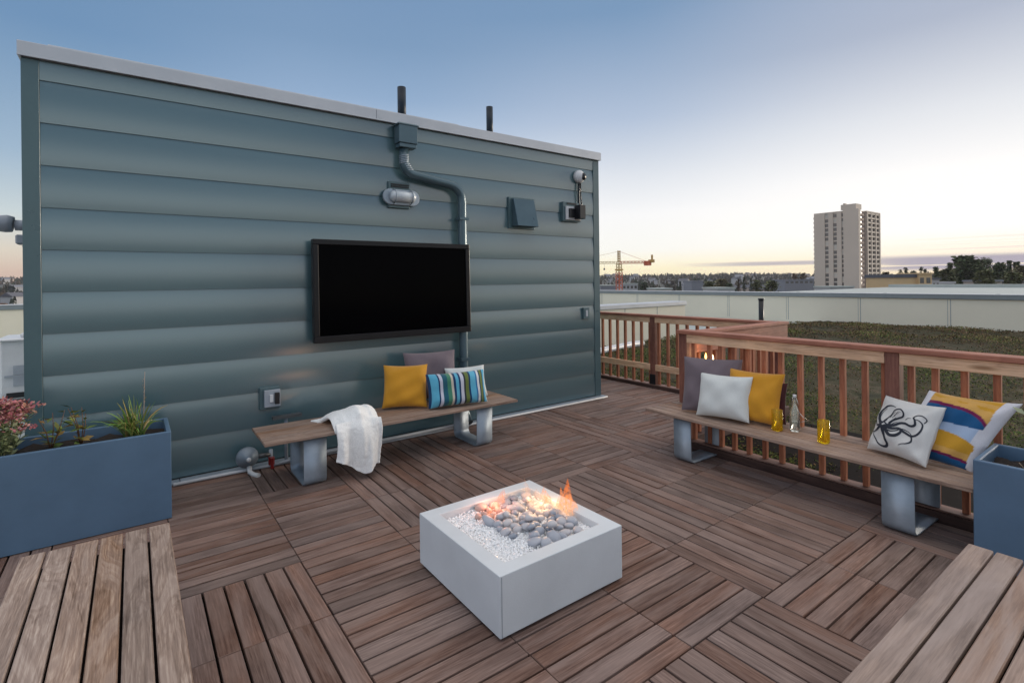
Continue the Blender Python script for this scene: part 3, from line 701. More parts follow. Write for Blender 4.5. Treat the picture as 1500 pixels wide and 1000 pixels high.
# ------------------------------------------------------------------ white throw over the wall bench
def throw():
    path = [(4.80, .445), (4.74, .48), (4.66, .525), (4.56, .565), (4.46, .575), (4.38, .555), (4.31, .51), (4.268, .45), (4.255, .40), (4.25, .33), (4.252, .25), (4.258, .17), (4.262, .10), (4.264, .055)]
    path = smooth(path, 5); NS = len(path); NW = 80; P = []
    for i, (v, z) in enumerate(path):
        s = i / (NS - 1); row = []; hang = max(0., (.50 - z) / .445) if s > .35 else 0.
        for j in range(NW + 1):
            q = j / NW; wd = .39 + .0 * hang
            u = 1.335 + q * wd - .02 * hang + .012 * math.sin(8 * s + 1) * (1 - s)
            lift = .14 * max(0, 1 - q * 1.6) ** 1.0 + .03 * max(0, (q - .72) * 3) + .012 * math.sin(q * 9)
            zz = z + lift * hang ** 1.5 * (1 if hang > 0 else 0)
            f = math.sin(q * 11 + 1.1 * math.sin(s * 5) + 1.4) + .40 * math.sin(q * 19 + 2.2 * s + 3) + .10 * math.sin(q * 41 - 3 * s)
            amp = .010 + .022 * hang
            v2 = v - f * amp - .015 * hang
            if q > .76: v2 += .022 * hang * min(1, (q - .76) * 14)              # a second fold tucked behind
            if hang == 0: zz += f * .012 - .085 * abs(2 * q - 1.05) ** 3 + .02 * math.sin(6 * q + 9 * s)
            if s < .2: u -= .085 * (1 - s / .2) * (1 - q) ** 2
            if v2 > 4.30 and hang < .2: zz = max(zz, .432)
            row.append((u, v2 - .012, zz))
        P.append(row)
    b = MB(); b.grid(P, None); o = b.build('throw', M['throw'])
    so_ = o.modifiers.new('thick', 'SOLIDIFY'); so_.thickness = .028; so_.offset = 1
    ss = o.modifiers.new('round', 'SUBSURF'); ss.levels = 1; ss.render_levels = 1
    tx = bpy.data.textures.new('pile', 'CLOUDS'); tx.noise_scale = .035; tx.noise_depth = 2
    dm = o.modifiers.new('pile', 'DISPLACE'); dm.texture = tx; dm.strength = .008; dm.texture_coords = 'LOCAL'; dm.mid_level = .5
    tag(o, 'crumpled white knitted throw hanging over the front of the wall bench', 'throw')
throw()

# ------------------------------------------------------------------ bottle and glasses on the railing bench
def glass_thing(x, y, lab):
    t = thing('drinking_glass', lab, 'glass', (x, y, .421), group='amber glasses on the bench')
    b = MB(); r = .041; h = .165
    b.lathe([(.001, .0), (r * .93, 0), (r, .01), (r * 1.01, h), (r * 1.01 - .003, h), (r - .004, .018), (.001, .014)], (x, y, .421), 28); b.build('tumbler', M['amber'], t)
    b = MB(); b.lathe([(.001, .015), (r - .0048, .0185), (r - .0045, .075), (.001, .075)], (x, y, .421), 28); b.build('drink', M['juice'], t)
glass_thing(4.185, 2.105, 'amber glass in front of the yellow cushion'); glass_thing(4.138, 1.738, 'amber glass standing alone on the railing bench, near the bottle')
bx, by = 4.275, 2.01
t = thing('bottle', 'clear swing-top glass bottle of water on the railing bench', 'bottle', (bx, by, .421))
prof = [(.001, .006), (.034, .0), (.038, .008), (.038, .135), (.034, .16), (.022, .195), (.016, .215), (.0145, .255), (.017, .258), (.017, .27), (.0135, .272)]
inn = [(.0105, .272), (.0115, .215), (.018, .193), (.031, .158), (.0345, .134), (.0345, .012), (.001, .012)]
b = MB(); b.lathe(prof + inn, (bx, by, .421), 28); b.build('glass_body', M['clear'], t)
b = MB(); b.lathe([(.001, .0125), (.034, .0125), (.034, .075), (.001, .075)], (bx, by, .421), 28); b.build('water', M['water'], t)
b = MB(); b.lathe([(.012, .268), (.0125, .275), (.014, .279), (.012, .29), (.001, .293)], (bx, by, .421), 16); b.build('stopper', M['white'], t)
b = MB(); b.tube([(bx + .005, by - .035, .421 + .15), (bx + .01, by - .06, .421 + .12), (bx + .02, by - .105, .421 + .10), (bx + .012, by - .06, .421 + .085), (bx + .006, by - .03, .421 + .075)], .0022, 6); b.tube([(bx, by - .016, .421 + .262), (bx, by - .03, .421 + .22), (bx, by - .022, .421 + .19)], .0018, 6); b.build('wire_bail', M['wire'], t)

# ------------------------------------------------------------------ fire pit
pu0, pu1, pv0, pv1, pz = 1.333, 2.150, 1.938, 2.757, .305
t = thing('fire_pit', 'square pale grey concrete fire pit with glass beads and stones', 'fire pit', ((pu0 + pu1) / 2, (pv0 + pv1) / 2, 0))
rim = .088
b = MB(); O = [(pu0, pv0), (pu1, pv0), (pu1, pv1), (pu0, pv1)]; I = [(pu0 + rim, pv0 + rim), (pu1 - rim, pv0 + rim), (pu1 - rim, pv1 - rim), (pu0 + rim, pv1 - rim)]
idx = {}
for nm, ring, z in (('a', O, .018), ('b', O, pz), ('c', I, pz), ('d', I, pz - .12), ('e', [(p[0] + .02 * (1 if p[0] < 1.7 else -1), p[1] + .02 * (1 if p[1] < 2.3 else -1)) for p in O], .018)):
    idx[nm] = [len(b.v) + k for k in range(4)]; b.v += [(x, y, z) for x, y in ring]
for A, B in (('a', 'b'), ('b', 'c'), ('c', 'd'), ('e', 'a')):
    for k in range(4):
        k2 = (k + 1) % 4; b.face([idx[A][k], idx[A][k2], idx[B][k2], idx[B][k]])
b.build('body', M['pit'], t, bevel=.004, seg=2)
b = MB()
b.box((pu0 + .009, pv0 - .0012, .022), (pu0 + .0115, pv0 + .004, pz - .006)); b.build('panel_seam', M['seam'], t)
b = MB(); b.box((pu0 + .05, pv0 + .05, -.002), (pu1 - .05, pv1 - .05, .03)); b.build('plinth', M['black'], t)
zb = pz - .045
b = MB(); b.box((pu0 + rim - .002, pv0 + rim - .002, zb - .05), (pu1 - rim + .002, pv1 - rim + .002, zb - .004)); b.build('bead_tray', M['beadbed'], t)
b = MB()
cr_v = [(1, 0, 0), (-1, 0, 0), (0, 1, 0), (0, -1, 0), (0, 0, 1), (0, 0, -1)]; cr_f = [(0, 2, 4), (2, 1, 4), (1, 3, 4), (3, 0, 4), (2, 0, 5), (1, 2, 5), (3, 1, 5), (0, 3, 5)]
for k in range(7500):
    x = random.uniform(pu0 + rim + .006, pu1 - rim - .006); y = random.uniform(pv0 + rim + .006, pv1 - rim - .006)
    hgt = .012 + .008 * math.sin(9 * x + 2) * math.sin(11 * y); z = zb - .006 + random.uniform(0, 1) * (hgt + .006)
    r = random.uniform(.004, .0085); rot = Matrix.Rotation(random.uniform(0, 6.28), 3, Vector((random.gauss(0, 1), random.gauss(0, 1), random.gauss(0, 1))).normalized())
    o0 = len(b.v); sc = (random.uniform(.6, 1.2), random.uniform(.6, 1.2), random.uniform(.6, 1.2))
    for p in cr_v: q = rot @ Vector((p[0] * sc[0], p[1] * sc[1], p[2] * sc[2])); b.v.append((x + q.x * r, y + q.y * r, z + q.z * r))
    for fc in cr_f: b.face([o0 + i for i in fc])
ob = b.build('glass_beads', M['bead'], t); ob['kind'] = 'stuff'
# stones, each on its own
def stone_mesh(seed):
    rs = random.Random(seed); b = MB(); n, m = 8, 12; ph = [rs.uniform(0, 6) for _ in range(6)]; P = []
    for i in range(n + 1):
        th = math.pi * i / n; row = []
        for j in range(m + 1):
            w = 2 * math.pi * j / m; x, y, z = math.sin(th) * math.cos(w), math.sin(th) * math.sin(w), math.cos(th)
            k = 1 + .09 * math.sin(2 * x + ph[0]) + .08 * math.sin(3 * y + ph[1]) + .07 * math.sin(2.5 * z + 2 * x + ph[2])
            row.append((x * k, y * k * .82, z * k * .62))
        P.append(row)
    b.grid(P); return b
protos = [stone_mesh(k).build('river_stone', M['stone']) for k in range(5)] + [stone_mesh(9 + k).build('river_stone', M['stone_firelit']) for k in range(2)]
for p_ in protos: COL.objects.unlink(p_)
placed = []
def put(x, y, z, r, pink):  # pink: stone coloured with the painted flame glow
    o = protos[random.randrange(5) if not pink else 5 + random.randrange(2)].copy(); COL.objects.link(o)
    o.name = 'river_stone'
    o.location = (x, y, z); o.scale = (r * random.uniform(.85, 1.25), r * random.uniform(.85, 1.1), r * random.uniform(.85, 1.1)); o.rotation_euler = (random.uniform(-.4, .4), random.uniform(-.4, .4), random.uniform(0, 6.28))
    if pink: tag(o, 'stone with painted firelight tint at the flame end of the pile in the fire pit', 'stone', 'stones tinted with painted firelight in the fire pit')
    else: tag(o, 'smooth blue grey river stone heaped on the fire pit glass', 'stone', 'grey stones in the fire pit')
tries = 0
while len(placed) < 60 and tries < 9000:
    tries += 1
    x = random.uniform(1.60, 2.02); y = random.uniform(2.06, 2.64); r = random.uniform(.024, .040)
    if y < 2.35 and x < 1.60 + .10 * (2.35 - y) / .3: continue
    if all((x - a) ** 2 + (y - c) ** 2 > (.74 * (r + q)) ** 2 for a, c, q, _ in placed):
        placed.append((x, y, r, 0)); put(x, y, zb + .006 + r * .45, r, (x < 1.80 and y > 2.47))
for k in range(16):
    x = random.uniform(1.70, 1.98); y = random.uniform(2.12, 2.55); r = random.uniform(.026, .036)
    if all((x - a) ** 2 + (y - c) ** 2 > (1.3 * (r + q)) ** 2 for a, c, q, l in placed if l): placed.append((x, y, r, 1)); put(x, y, zb + .035 + r * .5, r, (x < 1.80 and y > 2.47))
# flames
def flame_mat(name, strength, col_lo, col_hi, zmax, amount=.7):
    g = N(name); tc = g.n("TexCoord"); sp = g.n("SeparateXYZ", i_0=tc.outputs['Object'])
    mpp = g.n('Mapping'); g.link(tc.outputs['Object'], mpp.inputs[0]); mpp.inputs['Scale'].default_value = (1, 1, .42)
    n = g.n("TexNoise", i_Vector=mpp, i_Scale=34.0, i_Detail=4.0, i_Distortion=1.2)
    h = g.math('DIVIDE', sp.outputs[2], zmax, True)
    lw = g.n("LayerWeight", i_Blend=.35)
    core = g.math('SUBTRACT', 1.0, lw.outputs['Facing'])
    nn = g.n("MapRange", i_1=.40, i_2=.60); g.link(n.outputs[0], nn.inputs[0])
    fade = g.math('SUBTRACT', 1.0, g.math('MULTIPLY', h, .75)); root = g.n("MapRange", i_1=0.0, i_2=.18); g.link(h.outputs[0], root.inputs[0])
    a = g.math('MULTIPLY', g.math('MULTIPLY', core, g.math('ADD', g.math('MULTIPLY', nn, 1.0), .06)), g.math('MULTIPLY', fade, g.math('ADD', g.math('MULTIPLY', root, .85), .15)))
    a = g.math('MULTIPLY', a, amount, True)
    cr = g.ramp(h, [(0, col_lo), (.7, col_hi)])
    em = g.n("Emission", i_Strength=strength); g.link(cr.outputs[0], em.inputs[0])
    sc = g.n("MixShader"); g.link(a.outputs[0], sc.inputs[0]); tr = g.n("BsdfTransparent"); g.link(tr.outputs[0], sc.inputs[1]); g.link(em.outputs[0], sc.inputs[2])
    return g.out(sc)
M['flame'] = flame_mat('gas_flame', 1.35, (1.0, .55, .30), (1.0, .20, .02), .22, .85)
M['flame_low'] = flame_mat('low_gas_flame', 1.3, (1.0, .42, .26), (1.0, .30, .14), .12, .5)
M['flame_pale'] = flame_mat('pale_gas_flame', 1.15, (1.0, .72, .58), (1.0, .50, .28), .14, .42)
def tongue(b, x, y, z, h, r, seed):
    rs = random.Random(seed); prof = []; n = 12; ring = 10; rows = []
    lx, ly = rs.uniform(-.35, .35) * h, rs.uniform(-.35, .35) * h; p1, p2 = rs.uniform(0, 6), rs.uniform(0, 6)
    for i in range(n + 1):
        s = i / n; rr = r * (math.sin(math.pi * min(1, s ** .62)) * .9 + .25 * (1 - s)) * (1 - .3 * s) + .0005
        cx = x + lx * s ** 2 + .22 * r * math.sin(5 * s + p1); cy = y + ly * s ** 2 + .22 * r * math.sin(6 * s + p2)
        rows.append([(cx + rr * math.cos(2 * math.pi * j / ring) * 1.25, cy + rr * math.sin(2 * math.pi * j / ring) * .9, z + h * s) for j in range(ring + 1)])
    b.grid(rows)
t = thing('flame', 'tall orange gas flame rising from the stones at the back corner of the fire pit', 'flame', (1.97, 2.42, zb))
b = MB()
for k, (x, y, h, r) in enumerate([(2.055, 2.285, .185, .040), (2.068, 2.245, .125, .036), (2.06, 2.335, .12, .032), (2.045, 2.455, .115, .030)]): tongue(b, x, y, zb + .01, h, r, k)
b.build('tongues', M['flame'], t)
b = MB()
for k, (x, y, h, r) in enumerate([(1.97, 2.35, .10, .055), (1.95, 2.44, .11, .05), (1.99, 2.28, .08, .045), (1.90, 2.40, .08, .05), (1.96, 2.55, .13, .03)]): tongue(b, x, y, zb + .02, h, r, 80 + k)
b.build('pale_base', M['flame_pale'], t)
t = thing('flame', 'low pinkish gas flame licking the glow-tinted stones in the fire pit', 'flame', (1.72, 2.56, zb))
b = MB()
for k, (x, y, h, r) in enumerate([(1.72, 2.55, .07, .035), (1.66, 2.50, .05, .032), (1.78, 2.60, .08, .034), (1.84, 2.62, .08, .028)]): tongue(b, x, y, zb + .02, h, r, 50 + k)
b.build('tongues', M['flame_low'], t)
def lamp(x, y, z, e, r=.05, col=(1, .55, .25)):
    l = bpy.data.lights.new('flame_light', 'POINT'); l.energy = e; l.color = col; l.shadow_soft_size = r; l.specular_factor = .3
    o = bpy.data.objects.new('flame_light', l); COL.objects.link(o); o.location = (x, y, z)
lamp(1.97, 2.42, pz + .06, 2.4, .06); lamp(1.74, 2.57, pz + .04, 1.0, .04, (1, .42, .28))

# ------------------------------------------------------------------ railings
def bal(b, x, y, z0, z1, w=.019): b.box((x - w, y - w, z0), (x + w, y + w, z1))
def part(parent, name, mat, lo, hi, bev=.003):
    b = MB(); b.box(lo, hi); return b.build(name, mat, parent, bevel=bev)
# along the railing bench
rt = thing('railing', 'cedar railing behind the bench with the octopus cushion', 'railing', (4.44, 1.0, 0))
part(rt, 'base_plate', M['plate'], (4.372, -2.0, -.02), (4.505, 3.185, .058)); part(rt, 'ledge', M['ledge'], (4.385, -2.0, .0585), (4.50, 3.10, .072))
part(rt, 'top_cap', M['cedar_cap'], (4.372, -2.0, 1.106), (4.515, 3.20, 1.142), .005)
posts = [3.142, 1.386, -.36]
for p in posts: part(rt, 'post', M['cedar_dark'], (4.397, p - .045, .072), (4.487, p + .045, 1.105), .004)
for a_, c in zip(posts[:-1], posts[1:]):
    part(rt, 'sub_rail', M['pine'], (4.396, c + .046, 1.021), (4.434, a_ - .046, 1.1045)); part(rt, 'bottom_rail', M['pine'], (4.396, c + .046, .25), (4.434, a_ - .046, .335))
for v in (3.05, 2.878, 2.76, 2.63, 2.49, 2.345, 2.20, 2.043, 1.882, 1.725, 1.573, 1.446, 1.285, 1.148, .992, .831, .69, .55, .41, .27, .13, -.01, -.15, -.28):
    part(rt, 'baluster', M['cedar'], (4.4345, v - .019, .073), (4.4725, v + .019, 1.1045), .002)
# short return across the passage
rt = thing('railing', 'short railing return seen end-on between the two longer railings', 'railing', (5.5, 3.2, 0))
part(rt, 'top_cap', M['cedar_cap'], (4.517, 3.135, 1.074), (6.555, 3.278, 1.108), .005); part(rt, 'fascia', M['cedar_cap'], (4.49, 3.150, .895), (6.545, 3.184, 1.0735))
part(rt, 'base_plate', M['plate'], (4.507, 3.14, -.1), (6.55, 3.27, .058)); part(rt, 'bottom_rail', M['pine'], (4.49, 3.150, .25), (6.5, 3.184, .335))
for u in (5.46, 6.49): part(rt, 'post', M['cedar_dark'], (u - .045, 3.1855, .058), (u + .045, 3.275, 1.0735), .004)
for k in range(12):
    u = 4.60 + k * .152
    if abs(u - 5.46) > .06: part(rt, 'baluster', M['cedar'], (u - .019, 3.1855, .06), (u + .019, 3.2235, 1.073), .002)
# far railing beyond the passage
rt = thing('railing', 'farther cedar railing with low rail, running from the wall corner across the passage', 'railing', (6.44, 5.0, 0))
part(rt, 'base_plate', M['plate'], (6.375, 3.285, -.1), (6.51, 9.0, .035)); part(rt, 'ledge', M['ledge'], (6.385, 3.29, .0355), (6.505, 9.0, .047))
part(rt, 'top_cap', M['cedar_cap'], (6.378, 3.285, 1.072), (6.52, 9.0, 1.107), .005)
posts = [3.36, 5.11, 6.92, 8.7]
for p in posts[1:]: part(rt, 'post', M['cedar_dark'], (6.397, p - .047, .048), (6.487, p + .047, 1.0715), .004)
for p in posts[1:]: part(rt, 'post_base', M['black'], (6.392, p - .055, .0475), (6.3965, p + .055, .20))
part(rt, 'post', M['cedar_dark'], (6.397, 3.29, .048), (6.44, 3.37, 1.0715), .004)
for a_, c in zip(posts[:-1], posts[1:]):
    part(rt, 'sub_rail', M['pine'], (6.396, a_ + .048, .99), (6.434, c - .048, 1.071)); part(rt, 'bottom_rail', M['pine'], (6.396, a_ + .048, .258), (6.434, c - .048, .35))
for k in range(36):
    v = 3.53 + k * .1665
    if min(abs(v - p) for p in posts) > .05 and v < 9: part(rt, 'baluster', M['cedar'], (6.4345, v - .019, .048), (6.4725, v + .019, 1.071), .002)

# two candle stakes behind the mauve cushion
for (x, y, z, lab, st) in ((4.62, 3.03, .845, 'slim garden candle with amber flame behind the mauve cushion', 5.0), (4.62, 2.955, .835, 'slim garden candle with white wax and bright flame behind the mauve cushion', 12.0)):
    t = thing('candle_stake', lab, 'candle', (x, y, -.1))
    b = MB(); b.tube([(x, y, -.1), (x, y, z - .09)], .009, 8); b.lathe([(.009, z - .10), (.028, z - .085), (.03, z - .08), (.009, z - .078)], (x, y, 0), 16); b.build('stake', M['white'] if st > 6 else M['black'], t)
    b = MB(); b.lathe([(.012, -.078), (.0125, -.01), (.004, -.006)], (x, y, z), 14); b.build('wax', M['white'], t)
    g = N('candle_flame'); em = g.n("Emission", i_Strength=st); em.inputs[0].default_value = (1, .55, .16, 1) if st < 6 else (1, .72, .36, 1); fm = g.out(em)
    b = MB(); b.lathe([(.001, -.008), (.009, .012), (.011, .025), (.007, .045), (.001, .066)], (x, y, z), 12); b.build('flame', fm, t)
    lamp(x - .0, y, z + .05, .9, .02, (1, .55, .22))

# ------------------------------------------------------------------ planters
def planter(label, u0, u1, v0, v1, h, z=.0):
    t = thing('planter', label, 'planter', ((u0 + u1) / 2, (v0 + v1) / 2, 0)); w = .028
    b = MB(); rings = [([(u0, v0), (u1, v0), (u1, v1), (u0, v1)], .006), ([(u0, v0), (u1, v0), (u1, v1), (u0, v1)], h), ([(u0 + w, v0 + w), (u1 - w, v0 + w), (u1 - w, v1 - w), (u0 + w, v1 - w)], h), ([(u0 + w, v0 + w), (u1 - w, v0 + w), (u1 - w, v1 - w), (u0 + w, v1 - w)], h - .12)]
    base = len(b.v)
    for ring, zz in rings: b.v += [(x, y, zz) for x, y in ring]
    for i in range(3):
        for k in range(4):
            k2 = (k + 1) % 4; b.face([base + 4 * i + k, base + 4 * i + k2, base + 4 * i + 4 + k2, base + 4 * i + 4 + k])
    b.build('box', M['planter'], t, bevel=.006, seg=2)
    n = 40; P = []
    for i in range(n // 2 + 1):
        row = []
        for j in range(n + 1):
            x = u0 + w + (u1 - u0 - 2 * w) * i / (n // 2); y = v0 + w + (v1 - v0 - 2 * w) * j / n; row.append((x, y, h - .07 + .018 * (math.sin(31 * x + 3) * math.sin(27 * y) + random.uniform(-.6, .6))))
        P.append(row)
    b = MB(); b.grid(P); b.build('soil', M['soil'], t)
    return t
planter('long slate blue planter of flowers and grasses against the building wall', -1.5, .207, 4.383, 4.865, .615)
planter('slate blue planter of bare twigs at the end of the railing bench', 3.868, 4.352, -.5, .832, .60)

# plants -------------------------------------------------------------
class PL(MB):
    def __init__(s): super().__init__(); s.c = []
    def quad(s, p, col):
        o = len(s.v); s.v += [tuple(q) for q in p]; s.face(list(range(o, o + len(p))), None, True); s.c += [(*col, 1)] * len(p)
    def blade(s, base, tip, wd, col, sag=.0, n=5, side=None):
        base, tip = Vector(base), Vector(tip); d = tip - base
        sd = side or d.cross(Vector((random.gauss(0, 1), random.gauss(0, 1), .3))).normalized(); prev = None
        for i in range(n + 1):
            t = i / n; c = base + d * t + Vector((0, 0, -sag * t * t * t)) + Vector((0, 0, sag * .6 * math.sin(math.pi * t))); w_ = wd * (math.sin(math.pi * (.12 + .86 * t)) ** .7) * .5
            cur = (c - sd * w_, c + sd * w_)
            if prev: s.quad([prev[0], prev[1], cur[1], cur[0]], tuple(x * (.8 + .4 * t) for x in col))
            prev = cur
    def leaf(s, p, d, L, W, col):
        p = Vector(p); d = Vector(d).normalized(); sd = d.cross(Vector((random.gauss(0, .5), random.gauss(0, .5), 1))).normalized(); up = sd.cross(d)
        s.quad([p, p + d * L * .5 + sd * W / 2 + up * L * .06, p + d * L, p + d * L * .5 - sd * W / 2 + up * L * .06], col)
    def fin(s, name, mat, parent=None):
        o = s.build(name, mat, parent); at = o.data.color_attributes.new('Col', 'FLOAT_COLOR', 'CORNER'); at.data.foreach_set('color', np.array(s.c, dtype=np.float32).ravel()); return o
def jit(c, a=.25): 
    k = random.uniform(1 - a, 1 + a); return tuple(max(0, x * k * random.uniform(.92, 1.08)) for x in c)
# stonecrop in flower
t = thing('stonecrop_plant', 'big mound of pink stonecrop flowers over grey green leaves', 'plant', (-.66, 4.62, .54))
b, fl = PL(), PL()
for k in range(46):
    a = random.uniform(0, 6.28); rr = random.uniform(0, 1) ** .6 * .23; cx, cy = -.70 + rr * math.cos(a), 4.60 + rr * .8 * math.sin(a); hz = .54 + .37 * (1 - (rr / .30) ** 2 * .65) + random.uniform(-.02, .02)
    bx_, by_ = -.70 + rr * .35 * math.cos(a), 4.61 + rr * .35 * math.sin(a)
    b.blade((bx_, by_, .54), (cx, cy, hz), .007, jit((.13, .16, .08)), n=4)
    for q in range(16):
        f_ = random.uniform(.15, .97); p = Vector((bx_, by_, .54)).lerp(Vector((cx, cy, hz)), f_); w = random.uniform(0, 6.28)
        b.leaf(p, (math.cos(w), math.sin(w), .5), random.uniform(.035, .06), .024, jit((.27, .31, .17), .3))
    for q in range(46):
        p = Vector((cx + random.gauss(0, .032), cy + random.gauss(0, .032), hz + random.gauss(0, .009) - .01)); w = random.uniform(0, 6.28)
        fl.leaf(p, (math.cos(w), math.sin(w), random.uniform(.2, 1.2)), .026, .015, jit(random.choice([(.40, .15, .17), (.36, .14, .14), (.50, .26, .24), (.30, .10, .12), (.44, .24, .17)]), .25))
b.fin('foliage', M['leaf'], t); fl.fin('flower_head', M['flower'], t)
# leafy perennials
for (x, y, h, lab) in ((-.46, 4.66, .26, 'young leafy plant with yellow green leaves next to the pink flowers'), (-.30, 4.62, .34, 'upright perennial with reddish stem and few yellowing leaves in the blue planter')):
    t = thing('leafy_plant', lab, 'plant', (x, y, .54)); st, b = MB(), PL()
    for q in range(4):
        tx, ty, tz = x + random.uniform(-.08, .08), y + random.uniform(-.05, .05), .54 + h * random.uniform(.6, 1.05); st.tube([(x, y, .535), ((x + tx) / 2 + .01, (y + ty) / 2, .54 + (tz - .54) * .55), (tx, ty, tz)], [.004, .003, .0015], 6)
        for k in range(7):
            f_ = random.uniform(.1, 1); w = random.uniform(0, 6.28); b.leaf((x + (tx - x) * f_, y + (ty - y) * f_, .54 + (tz - .54) * f_), (math.cos(w), math.sin(w), random.uniform(-.3, .7)), random.uniform(.05, .10), random.uniform(.02, .035), jit(random.choice([(.16, .22, .05), (.24, .28, .06), (.30, .20, .06), (.09, .15, .04)]), .3))
    st.build('stem', plain('reddish_stem', (.16, .07, .03), .6), t); b.fin('foliage', M['leaf'], t)
# grass clump with a dry stalk
t = thing('grass_plant', 'arching green grass clump at the right end of the long planter', 'plant', (.0, 4.63, .54)); b = PL()
for k in range(120):
    a = random.gauss(math.pi, 1.3) if random.random() < .6 else random.uniform(0, 6.28); L = random.uniform(.16, .36); ln = random.uniform(.15, .75)
    x0, y0 = random.gauss(0, .025), 4.63 + random.gauss(0, .025)
    b.blade((x0, y0, .535), (x0 + L * ln * math.cos(a), y0 + L * ln * .8 * math.sin(a), .54 + L * (1.05 - ln * .55)), random.uniform(.007, .013), jit(random.choice([(.11, .21, .04), (.17, .27, .06), (.24, .27, .07), (.28, .22, .08), (.08, .15, .035)]), .25), sag=.08 * ln, n=6)
b.fin('blades', M['leaf'], t)
t = thing('dry_stalk', 'single pale dry seed stalk standing above the grass clump', 'plant', (.055, 4.63, .54)); b = MB(); b.tube([(.045, 4.63, .535), (.055, 4.625, .78), (.062, 4.62, 1.02)], [.004, .0032, .002], 6); b.build('stem', plain('dry_stem', (.30, .25, .22), .8), t)
b = PL()
for k in range(14): b.leaf((.058 + random.gauss(0, .004), 4.622, .80 + .012 * k), (random.gauss(0, .4), random.gauss(0, .4), 1), .022, .007, jit((.26, .20, .10)))
b.fin('seed_head', M['leaf'], t)
# twigs in the right planter
t = thing('twiggy_plant', 'tangle of bare pale twigs and wilted leaves in the right planter', 'plant', (4.13, .55, .53)); b = MB(); lf = PL()
for k in range(46):
    x, y = random.uniform(4.03, 4.22), random.uniform(.05, .68); a = random.uniform(0, 6.28); L = random.uniform(.05, .12)
    b.tube([(x, y, .525), (x + L * .5 * math.cos(a), y + L * .5 * math.sin(a), .535 + random.uniform(.015, .07)), (x + L * math.cos(a + .5), y + L * math.sin(a + .5), .53 + random.uniform(0, .05))], [.003, .0025, .0015], 6)
    lf.leaf((x, y, .535 + random.uniform(0, .03)), (math.cos(a), math.sin(a), .2), random.uniform(.02, .05), .015, jit(random.choice([(.16, .13, .07), (.22, .17, .11), (.10, .11, .04), (.28, .22, .18)])))
b.build('twig', plain('pale_twig', (.24, .19, .14), .85), t); lf.fin('dry_leaf', M['leaf'], t)
t = thing('bud_plant', 'tall stem with pale pink bud rising from the right planter', 'plant', (4.18, .63, .53)); b = MB(); b.tube([(4.17, .625, .525), (4.20, .640, .70), (4.215, .660, .875)], [.004, .003, .0025], 6); b.build('stem', plain('green_stem', (.12, .13, .06), .7), t)
b = MB(); b.lathe([(.001, -.03), (.016, -.015), (.022, .005), (.015, .03), (.001, .042)], (4.217, .640, .885), 14); b.build('bud', plain('pink_bud', (.55, .33, .30), .7), t)
lf = PL(); lf.leaf((4.21, .66, .83), (.05, .9, .55), .075, .034, (.30, .34, .22)); lf.leaf((4.20, .645, .72), (.2, -.8, .5), .07, .03, (.16, .2, .09)); lf.fin('leaf', M['leaf'], t)

